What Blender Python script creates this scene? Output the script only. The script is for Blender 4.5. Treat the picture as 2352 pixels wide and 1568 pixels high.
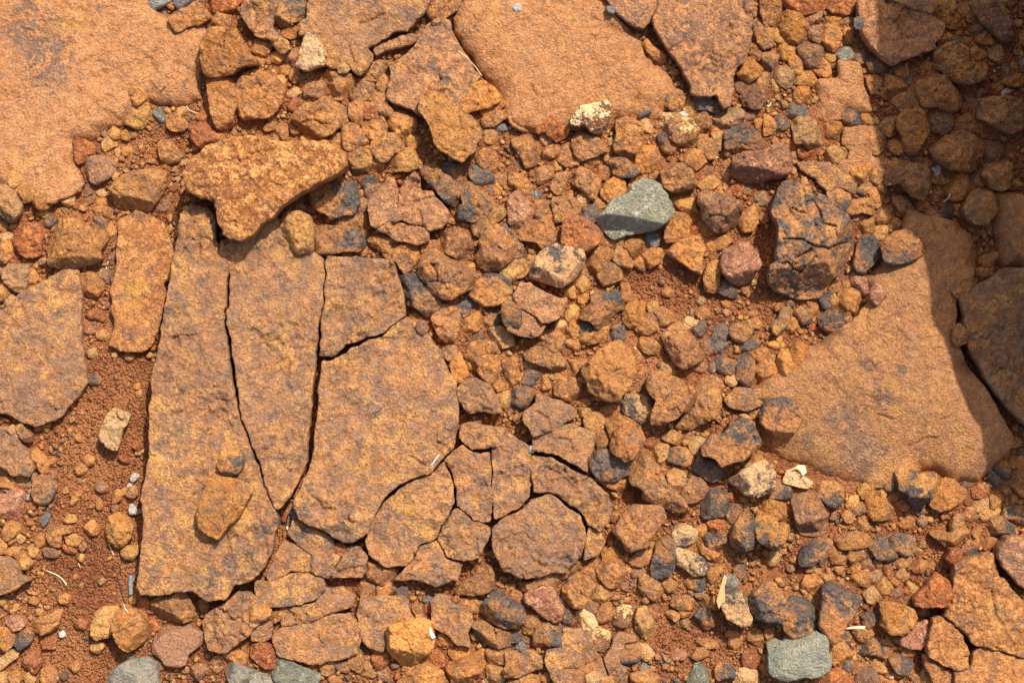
import bpy, math, random
import numpy as np

# ------------------------------------------------------------------ camera, sky, sun, exposure
scene = bpy.context.scene
for ob in list(bpy.data.objects):
    bpy.data.objects.remove(ob)
CAM_H = 3.00                 # camera height above the soil, metres
FRAME_W = 1.28               # width of ground seen by the camera
cam_data = bpy.data.cameras.new('camera')
cam = bpy.data.objects.new('camera', cam_data)
scene.collection.objects.link(cam)
cam.location = (0, 0, CAM_H)
cam.rotation_euler = (0, 0, 0)
cam_data.sensor_width = 36
cam_data.lens = 36 * CAM_H / FRAME_W
cam_data.clip_start = 0.05
cam_data.clip_end = 500
scene.camera = cam

SUN_EL = math.radians(57)
SUN_AZ = math.radians(27)    # from image-up (+Y) towards image-right (+X)
to_sun = (math.sin(SUN_AZ) * math.cos(SUN_EL), math.cos(SUN_AZ) * math.cos(SUN_EL), math.sin(SUN_EL))
world = bpy.data.worlds.new('World')
scene.world = world
world.use_nodes = True
wn = world.node_tree
wn.nodes.clear()
sky = wn.nodes.new('ShaderNodeTexSky')
sky.sky_type = 'NISHITA'
sky.sun_disc = False
sky.sun_elevation = SUN_EL
sky.sun_rotation = SUN_AZ
sky.air_density = 0.8
sky.dust_density = 4.0
bg = wn.nodes.new('ShaderNodeBackground')
bg.inputs['Strength'].default_value = 0.15
wo = wn.nodes.new('ShaderNodeOutputWorld')
wn.links.new(sky.outputs[0], bg.inputs['Color'])
wn.links.new(bg.outputs[0], wo.inputs['Surface'])
sun_data = bpy.data.lights.new('sun', 'SUN')
sun_data.energy = 4.5
sun_data.angle = math.radians(0.42)
sun_data.color = (1.0, 0.95, 0.86)
sun = bpy.data.objects.new('sun', sun_data)
scene.collection.objects.link(sun)
sun.location = (1, 2, 3)
from mathutils import Vector
sun.rotation_euler = Vector(to_sun).to_track_quat('Z', 'Y').to_euler()
vs = scene.view_settings
vs.view_transform = 'Standard'
vs.look = 'None'
vs.exposure = 0.45
vs.gamma = 1.0
vs.use_curve_mapping = False
scene.render.resolution_x, scene.render.resolution_y = 1024, 682
scene.cycles.max_bounces = 4
scene.cycles.diffuse_bounces = 3
scene.cycles.use_adaptive_sampling = True
scene.cycles.adaptive_threshold = 0.02

RNG = np.random.default_rng(11)
random.seed(5)

# ------------------------------------------------------------------ helpers: noise, mesh, materials
def _hash(ix, iy, seed):
    h = (ix.astype(np.int64) * 374761393 + iy.astype(np.int64) * 668265263 + seed * 974711) & 0xFFFFFFFF
    h = ((h ^ (h >> 13)) * 1274126177) & 0xFFFFFFFF
    h = ((h ^ (h >> 16)) * 2246822519) & 0xFFFFFFFF
    return ((h >> 8) & 0xFFFF) / 65535.0

def vnoise(x, y, seed=0):
    fx = np.floor(x); fy = np.floor(y)
    tx = x - fx; ty = y - fy
    tx = tx * tx * tx * (tx * (tx * 6 - 15) + 10); ty = ty * ty * ty * (ty * (ty * 6 - 15) + 10)
    a = _hash(fx, fy, seed); b = _hash(fx + 1, fy, seed)
    c = _hash(fx, fy + 1, seed); d = _hash(fx + 1, fy + 1, seed)
    return (a * (1 - tx) + b * tx) * (1 - ty) + (c * (1 - tx) + d * tx) * ty

def fbm(x, y, period, octaves=4, seed=0, gain=0.5):
    """fractal noise in -1..1, period in the unit of x, y"""
    out = np.zeros_like(x, dtype=float); amp = 1.0; tot = 0.0; f = 1.0 / period
    ca, sa = 0.8, 0.6
    for o in range(octaves):
        out += amp * (vnoise(x * f + 17.3 * o, y * f - 9.1 * o, seed + o * 31) * 2 - 1)
        tot += amp; amp *= gain; f *= 2.03
        x, y = x * ca - y * sa, x * sa + y * ca
    return out / tot

def smooth(a, b, x):
    t = np.clip((x - a) / (b - a), 0, 1)
    return t * t * (3 - 2 * t)

def mesh_from(name, co, faces4=None, faces3=None, attrs=None, shade=True):
    """co in metres (n,3); quads and tris as int arrays"""
    me = bpy.data.meshes.new(name)
    n4 = 0 if faces4 is None else len(faces4)
    n3 = 0 if faces3 is None else len(faces3)
    loops = []
    if n4: loops.append(np.asarray(faces4).ravel())
    if n3: loops.append(np.asarray(faces3).ravel())
    loops = np.concatenate(loops).astype(np.int32)
    starts = np.concatenate([np.arange(n4) * 4, n4 * 4 + np.arange(n3) * 3]).astype(np.int32)
    me.vertices.add(len(co)); me.vertices.foreach_set('co', np.ascontiguousarray(co, dtype=np.float32).ravel())
    me.loops.add(len(loops)); me.loops.foreach_set('vertex_index', loops)
    me.polygons.add(n4 + n3); me.polygons.foreach_set('loop_start', starts)
    me.update(calc_edges=True)
    if shade:
        me.polygons.foreach_set('use_smooth', np.ones(n4 + n3, dtype=bool))
    for k, v in (attrs or {}).items():
        at = me.attributes.new(k, 'FLOAT_COLOR', 'POINT')
        at.data.foreach_set('color', np.ascontiguousarray(v, dtype=np.float32).ravel())
    me.validate(clean_customdata=False)
    return me

def link(name, me, mat, loc=None, **props):
    ob = bpy.data.objects.new(name, me)
    scene.collection.objects.link(ob)
    if mat is not None:
        me.materials.append(mat) if not me.materials else None
    if loc is not None:
        ob.location = loc
    for k, v in props.items():
        if v: ob[k] = v
    return ob

class NT:
    def __init__(self, name):
        self.mat = bpy.data.materials.new(name); self.mat.use_nodes = True
        self.t = self.mat.node_tree; self.t.nodes.clear()
    def n(self, typ, **kw):
        nd = self.t.nodes.new(typ)
        for k, v in kw.items():
            if k.startswith('i_'):
                nd.inputs[k[2:].replace('_', ' ')].default_value = v
            else: setattr(nd, k, v)
        return nd
    def l(self, a, b): self.t.links.new(a, b)
    def math(self, op, a, b=None, clamp=False):
        nd = self.n('ShaderNodeMath', operation=op, use_clamp=clamp)
        for i, v in enumerate((a, b)):
            if v is None: continue
            if isinstance(v, (int, float)): nd.inputs[i].default_value = v
            else: self.l(v, nd.inputs[i])
        return nd.outputs[0]
    def ramp(self, x, a, b, lo=0.0, hi=1.0):
        nd = self.n('ShaderNodeMapRange', interpolation_type='SMOOTHSTEP', clamp=True)
        for i, v in zip(('Value', 'From Min', 'From Max', 'To Min', 'To Max'), (x, a, b, lo, hi)):
            if isinstance(v, (int, float)): nd.inputs[i].default_value = v
            else: self.l(v, nd.inputs[i])
        return nd.outputs[0]
    def mix(self, f, a, b, blend='MIX'):
        nd = self.n('ShaderNodeMix', data_type='RGBA', blend_type=blend)
        for s, v in ((nd.inputs[0], f), (nd.inputs[6], a), (nd.inputs[7], b)):
            if isinstance(v, (int, float)): s.default_value = v
            elif isinstance(v, tuple): s.default_value = v if len(v) == 4 else v + (1,)
            else: self.l(v, s)
        return nd.outputs[2]
    def noise(self, vec, scale, detail=4, rough=0.55, dist=0.0):
        nd = self.n('ShaderNodeTexNoise')
        nd.inputs['Scale'].default_value = scale; nd.inputs['Detail'].default_value = detail
        nd.inputs['Roughness'].default_value = rough; nd.inputs['Distortion'].default_value = dist
        self.l(vec, nd.inputs['Vector'])
        return nd.outputs['Fac']

def rock_material():
    """tint = body colour, patch = second colour; cover.rgb = patch cover, mottling, ochre amount; cover.a = glossiness"""
    m = NT('weathered_rock')
    pos = m.n('ShaderNodeNewGeometry').outputs['Position']
    tint = m.n('ShaderNodeAttribute', attribute_name='tint').outputs['Color']
    patch = m.n('ShaderNodeAttribute', attribute_name='patch').outputs['Color']
    cov = m.n('ShaderNodeAttribute', attribute_name='cover')
    sep = m.n('ShaderNodeSeparateColor'); m.l(cov.outputs['Color'], sep.inputs[0])
    cover, mott, ochre = sep.outputs[0], sep.outputs[1], sep.outputs[2]
    gloss = cov.outputs['Alpha']
    n_big = m.noise(pos, 26, 3, 0.62, 0.3)
    n_mid = m.noise(pos, 120, 3, 0.65)
    n_fine = m.noise(pos, 380, 2, 0.65)
    # ochre / tan / mauve weathering blotches
    lum = m.n('ShaderNodeHueSaturation'); m.l(tint, lum.inputs['Color'])
    m.l(m.ramp(n_mid, 0.3, 0.7, 0.70, 1.30), lum.inputs['Value'])
    col = m.mix(mott, tint, lum.outputs['Color'])
    sum1 = m.math('ADD', m.math('MULTIPLY', n_mid, 0.55), m.math('MULTIPLY', n_fine, 0.45))
    f_och = m.ramp(m.math('ADD', sum1, m.math('MULTIPLY', m.math('SUBTRACT', n_big, 0.5), 0.85)), 0.49, 0.61)
    col = m.mix(m.math('MULTIPLY', f_och, ochre), col, (0.63, 0.315, 0.092))
    n_huge = m.noise(pos, 7, 2, 0.5)
    col = m.mix(m.math('MULTIPLY', m.ramp(n_huge, 0.42, 0.62), m.math('MULTIPLY', mott, 0.42)), col, (0.31, 0.160, 0.092))
    n_b2 = m.noise(pos, 48, 4, 0.74)
    f_mau = m.math('MULTIPLY', m.ramp(n_b2, 0.52, 0.61), mott)
    col = m.mix(m.math('MULTIPLY', f_mau, 0.80), col, (0.250, 0.148, 0.095))
    f_drk = m.math('MULTIPLY', m.math('MULTIPLY', m.ramp(n_b2, 0.61, 0.66), m.ramp(n_fine, 0.36, 0.5)), mott)
    col = m.mix(m.math('MULTIPLY', f_drk, 0.7), col, (0.13, 0.092, 0.074))
    # second-colour patches with ragged edges
    thr = m.math('SUBTRACT', 1.0, cover)
    n_patch = m.math('ADD', m.math('MULTIPLY', m.noise(pos, 60, 4, 0.66, 0.3), 0.72), m.math('MULTIPLY', n_fine, 0.28))
    spread = m.ramp(n_patch, 0.33, 0.67)
    f_p = m.ramp(m.math('SUBTRACT', spread, thr), -0.13, 0.13)
    pv = m.n('ShaderNodeHueSaturation'); m.l(patch, pv.inputs['Color']); m.l(m.ramp(n_mid, 0.3, 0.7, 0.7, 1.3), pv.inputs['Value'])
    col = m.mix(f_p, col, pv.outputs['Color'])
    # grain
    g = m.n('ShaderNodeHueSaturation'); m.l(col, g.inputs['Color']); m.l(m.ramp(n_fine, 0.3, 0.7, 0.80, 1.18), g.inputs['Value'])
    n_st = m.noise(pos, 85, 3, 0.66)
    steps = m.math('ADD', m.ramp(n_st, 0.53, 0.555), m.ramp(n_st, 0.62, 0.64))
    hgt = m.math('ADD', m.noise(pos, 300, 3, 0.74), m.math('MULTIPLY', steps, -0.22))
    bump = m.n('ShaderNodeBump'); bump.inputs['Strength'].default_value = 1.0; bump.inputs['Distance'].default_value = 0.0065
    m.l(hgt, bump.inputs['Height'])
    b = m.n('ShaderNodeBsdfPrincipled')
    b.inputs['Specular IOR Level'].default_value = 0.18
    m.l(g.outputs['Color'], b.inputs['Base Color']); m.l(bump.outputs[0], b.inputs['Normal'])
    m.l(m.math('SUBTRACT', 0.95, m.math('MULTIPLY', gloss, 0.5)), b.inputs['Roughness'])
    out = m.n('ShaderNodeOutputMaterial'); m.l(b.outputs[0], out.inputs[0])
    return m.mat

def soil_material():
    m = NT('red_soil')
    pos = m.n('ShaderNodeNewGeometry').outputs['Position']
    n1 = m.noise(pos, 9, 5, 0.6); n2 = m.noise(pos, 120, 4, 0.6); n3 = m.noise(pos, 600, 3, 0.7)
    col = m.mix(m.ramp(n1, 0.35, 0.65), (0.235, 0.082, 0.033), (0.36, 0.142, 0.054))
    col = m.mix(m.ramp(n2, 0.5, 0.72, 0, 0.45), col, (0.36, 0.155, 0.068))
    col = m.mix(m.ramp(n3, 0.62, 0.75, 0, 0.5), col, (0.17, 0.062, 0.028))
    vor = m.n('ShaderNodeTexVoronoi', feature='SMOOTH_F1'); vor.inputs['Scale'].default_value = 260; vor.inputs['Smoothness'].default_value = 0.3
    m.l(pos, vor.inputs['Vector'])
    vor2 = m.n('ShaderNodeTexVoronoi', feature='SMOOTH_F1'); vor2.inputs['Scale'].default_value = 560; vor2.inputs['Smoothness'].default_value = 0.3
    m.l(pos, vor2.inputs['Vector'])
    h = m.math('SUBTRACT', m.math('MULTIPLY', n2, 1.2), m.math('ADD', vor.outputs['Distance'], m.math('MULTIPLY', vor2.outputs['Distance'], 0.5)))
    bump = m.n('ShaderNodeBump'); bump.inputs['Strength'].default_value = 1.0; bump.inputs['Distance'].default_value = 0.006
    m.l(h, bump.inputs['Height'])
    b = m.n('ShaderNodeBsdfPrincipled'); b.inputs['Roughness'].default_value = 0.97; b.inputs['Specular IOR Level'].default_value = 0.1
    m.l(col, b.inputs['Base Color']); m.l(bump.outputs[0], b.inputs['Normal'])
    out = m.n('ShaderNodeOutputMaterial'); m.l(b.outputs[0], out.inputs[0])
    return m.mat

def fibre_material(name, c1, c2, rough=0.8):
    m = NT(name)
    tc = m.n('ShaderNodeTexCoord').outputs['Object']
    mp = m.n('ShaderNodeMapping'); mp.inputs['Scale'].default_value = (60, 900, 900); m.l(tc, mp.inputs['Vector'])
    n = m.noise(mp.outputs[0], 1.0, 4, 0.6)
    col = m.mix(m.ramp(n, 0.35, 0.65), c1, c2)
    bump = m.n('ShaderNodeBump'); bump.inputs['Strength'].default_value = 0.5; bump.inputs['Distance'].default_value = 0.001
    m.l(n, bump.inputs['Height'])
    b = m.n('ShaderNodeBsdfPrincipled'); b.inputs['Roughness'].default_value = rough
    m.l(col, b.inputs['Base Color']); m.l(bump.outputs[0], b.inputs['Normal'])
    out = m.n('ShaderNodeOutputMaterial'); m.l(b.outputs[0], out.inputs[0])
    return m.mat

ROCK = rock_material()
SOIL = soil_material()

# pixel of the 2352-wide survey drawing -> metres on a level z
def ground(vx, vy, z=0.0):
    k = (CAM_H - z) / CAM_H * FRAME_W / 2352.0
    return (vx - 1176.0) * k, (784.0 - vy) * k

# colour classes: body, second colour, patch cover, mottling, ochre, gloss
BLK = (0.125, 0.098, 0.080)
PALETTE = {
 'o': ((0.53, 0.212, 0.054), (0.36, 0.152, 0.058), 0.28, 0.6, 0.55, 0),
 'O': ((0.66, 0.285, 0.070), (0.50, 0.205, 0.065), 0.25, 0.3, 0.7, 0),
 'y': ((0.59, 0.290, 0.086), (0.43, 0.195, 0.075), 0.25, 0.5, 0.6, 0),
 'Y': ((0.56, 0.240, 0.055), BLK, 0.28, 0.4, 0.7, 0),
 'b': ((0.385, 0.170, 0.064), (0.49, 0.205, 0.062), 0.32, 0.7, 0.45, 0),
 't': ((0.46, 0.240, 0.098), (0.29, 0.16, 0.088), 0.35, 0.6, 0.4, 0),
 'r': ((0.37, 0.112, 0.038), (0.48, 0.170, 0.052), 0.30, 0.45, 0.2, 0),
 'R': ((0.43, 0.182, 0.102), (0.54, 0.27, 0.14), 0.25, 0.5, 0.2, 0),
 'v': ((0.290, 0.138, 0.076), (0.42, 0.185, 0.068), 0.30, 0.6, 0.3, 0),
 'd': ((0.38, 0.168, 0.064), BLK, 0.36, 0.7, 0.4, 0.1),
 'D': ((0.48, 0.198, 0.062), BLK, 0.46, 0.6, 0.5, 0.1),
 'K': ((0.48, 0.222, 0.090), (0.125, 0.102, 0.085), 0.37, 0.7, 0.5, 0.1),
 'k': ((0.148, 0.117, 0.095), (0.34, 0.155, 0.058), 0.32, 0.35, 0.0, 0.2),
 'g': ((0.185, 0.170, 0.150), (0.25, 0.22, 0.18), 0.4, 0.1, 0.0, 0.1),
 'G': ((0.300, 0.255, 0.185), (0.22, 0.19, 0.145), 0.4, 0.1, 0.0, 0.1),
 'E': ((0.255, 0.238, 0.160), (0.36, 0.33, 0.24), 0.32, 0.1, 0.0, 0.15),
 'H': ((0.360, 0.330, 0.225), (0.22, 0.225, 0.17), 0.35, 0.1, 0.0, 0.15),
 'e': ((0.185, 0.175, 0.120), (0.24, 0.22, 0.15), 0.4, 0.05, 0.0, 0.1),
 'p': ((0.600, 0.330, 0.135), (0.40, 0.19, 0.065), 0.28, 0.4, 0.3, 0),
 'c': ((0.740, 0.455, 0.235), (0.58, 0.32, 0.11), 0.30, 0.15, 0.1, 0),
 'C': ((0.700, 0.410, 0.190), BLK, 0.30, 0.3, 0.3, 0),
 'P': ((0.450, 0.215, 0.115), (0.38, 0.17, 0.085), 0.35, 0.15, 0.05, 0),
 'w': ((0.230, 0.090, 0.040), (0.86, 0.60, 0.30), 0.36, 0.6, 0.2, 0),
 'x': ((0.370, 0.165, 0.065), (0.76, 0.48, 0.20), 0.34, 0.5, 0.3, 0),
 'W': ((0.640, 0.560, 0.470), (0.60, 0.50, 0.40), 0.3, 0.0, 0.0, 0.3),
 'B': ((0.520, 0.195, 0.060), (0.60, 0.270, 0.085), 0.34, 0.5, 0.4, 0),
 'S': ((0.470, 0.210, 0.080), (0.29, 0.158, 0.090), 0.38, 0.95, 0.85, 0),      # rough ochre slab
 'Sa': ((0.530, 0.238, 0.098), (0.46, 0.200, 0.076), 0.38, 0.45, 0.35, 0),     # smooth peach slab under a film of dust
 'Sq': ((0.515, 0.238, 0.092), (0.40, 0.185, 0.085), 0.35, 0.45, 0.35, 0),
 'Sn': ((0.400, 0.188, 0.094), (0.48, 0.215, 0.085), 0.32, 0.85, 0.40, 0),     # mauve brown slab
 'Sr': ((0.450, 0.180, 0.062), (0.52, 0.225, 0.072), 0.35, 0.7, 0.45, 0),     # reddish slab
}
COLOUR_WORD = {'o': 'orange', 'O': 'bright orange', 'y': 'ochre yellow', 'Y': 'golden', 'b': 'brown', 't': 'tan', 'r': 'red', 'R': 'pinkish red',
 'v': 'mauve brown', 'd': 'dark stained brown', 'D': 'black and orange', 'K': 'black and ochre', 'k': 'charcoal', 'g': 'grey', 'G': 'light grey', 'E': 'grey-green',
 'H': 'grey-green', 'e': 'slate grey', 'p': 'straw-coloured', 'c': 'cream', 'C': 'cream and black', 'P': 'pink', 'w': 'white-capped', 'x': 'cream patched', 'W': 'white', 'S': 'orange brown', 'B': 'rusty orange'}

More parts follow.
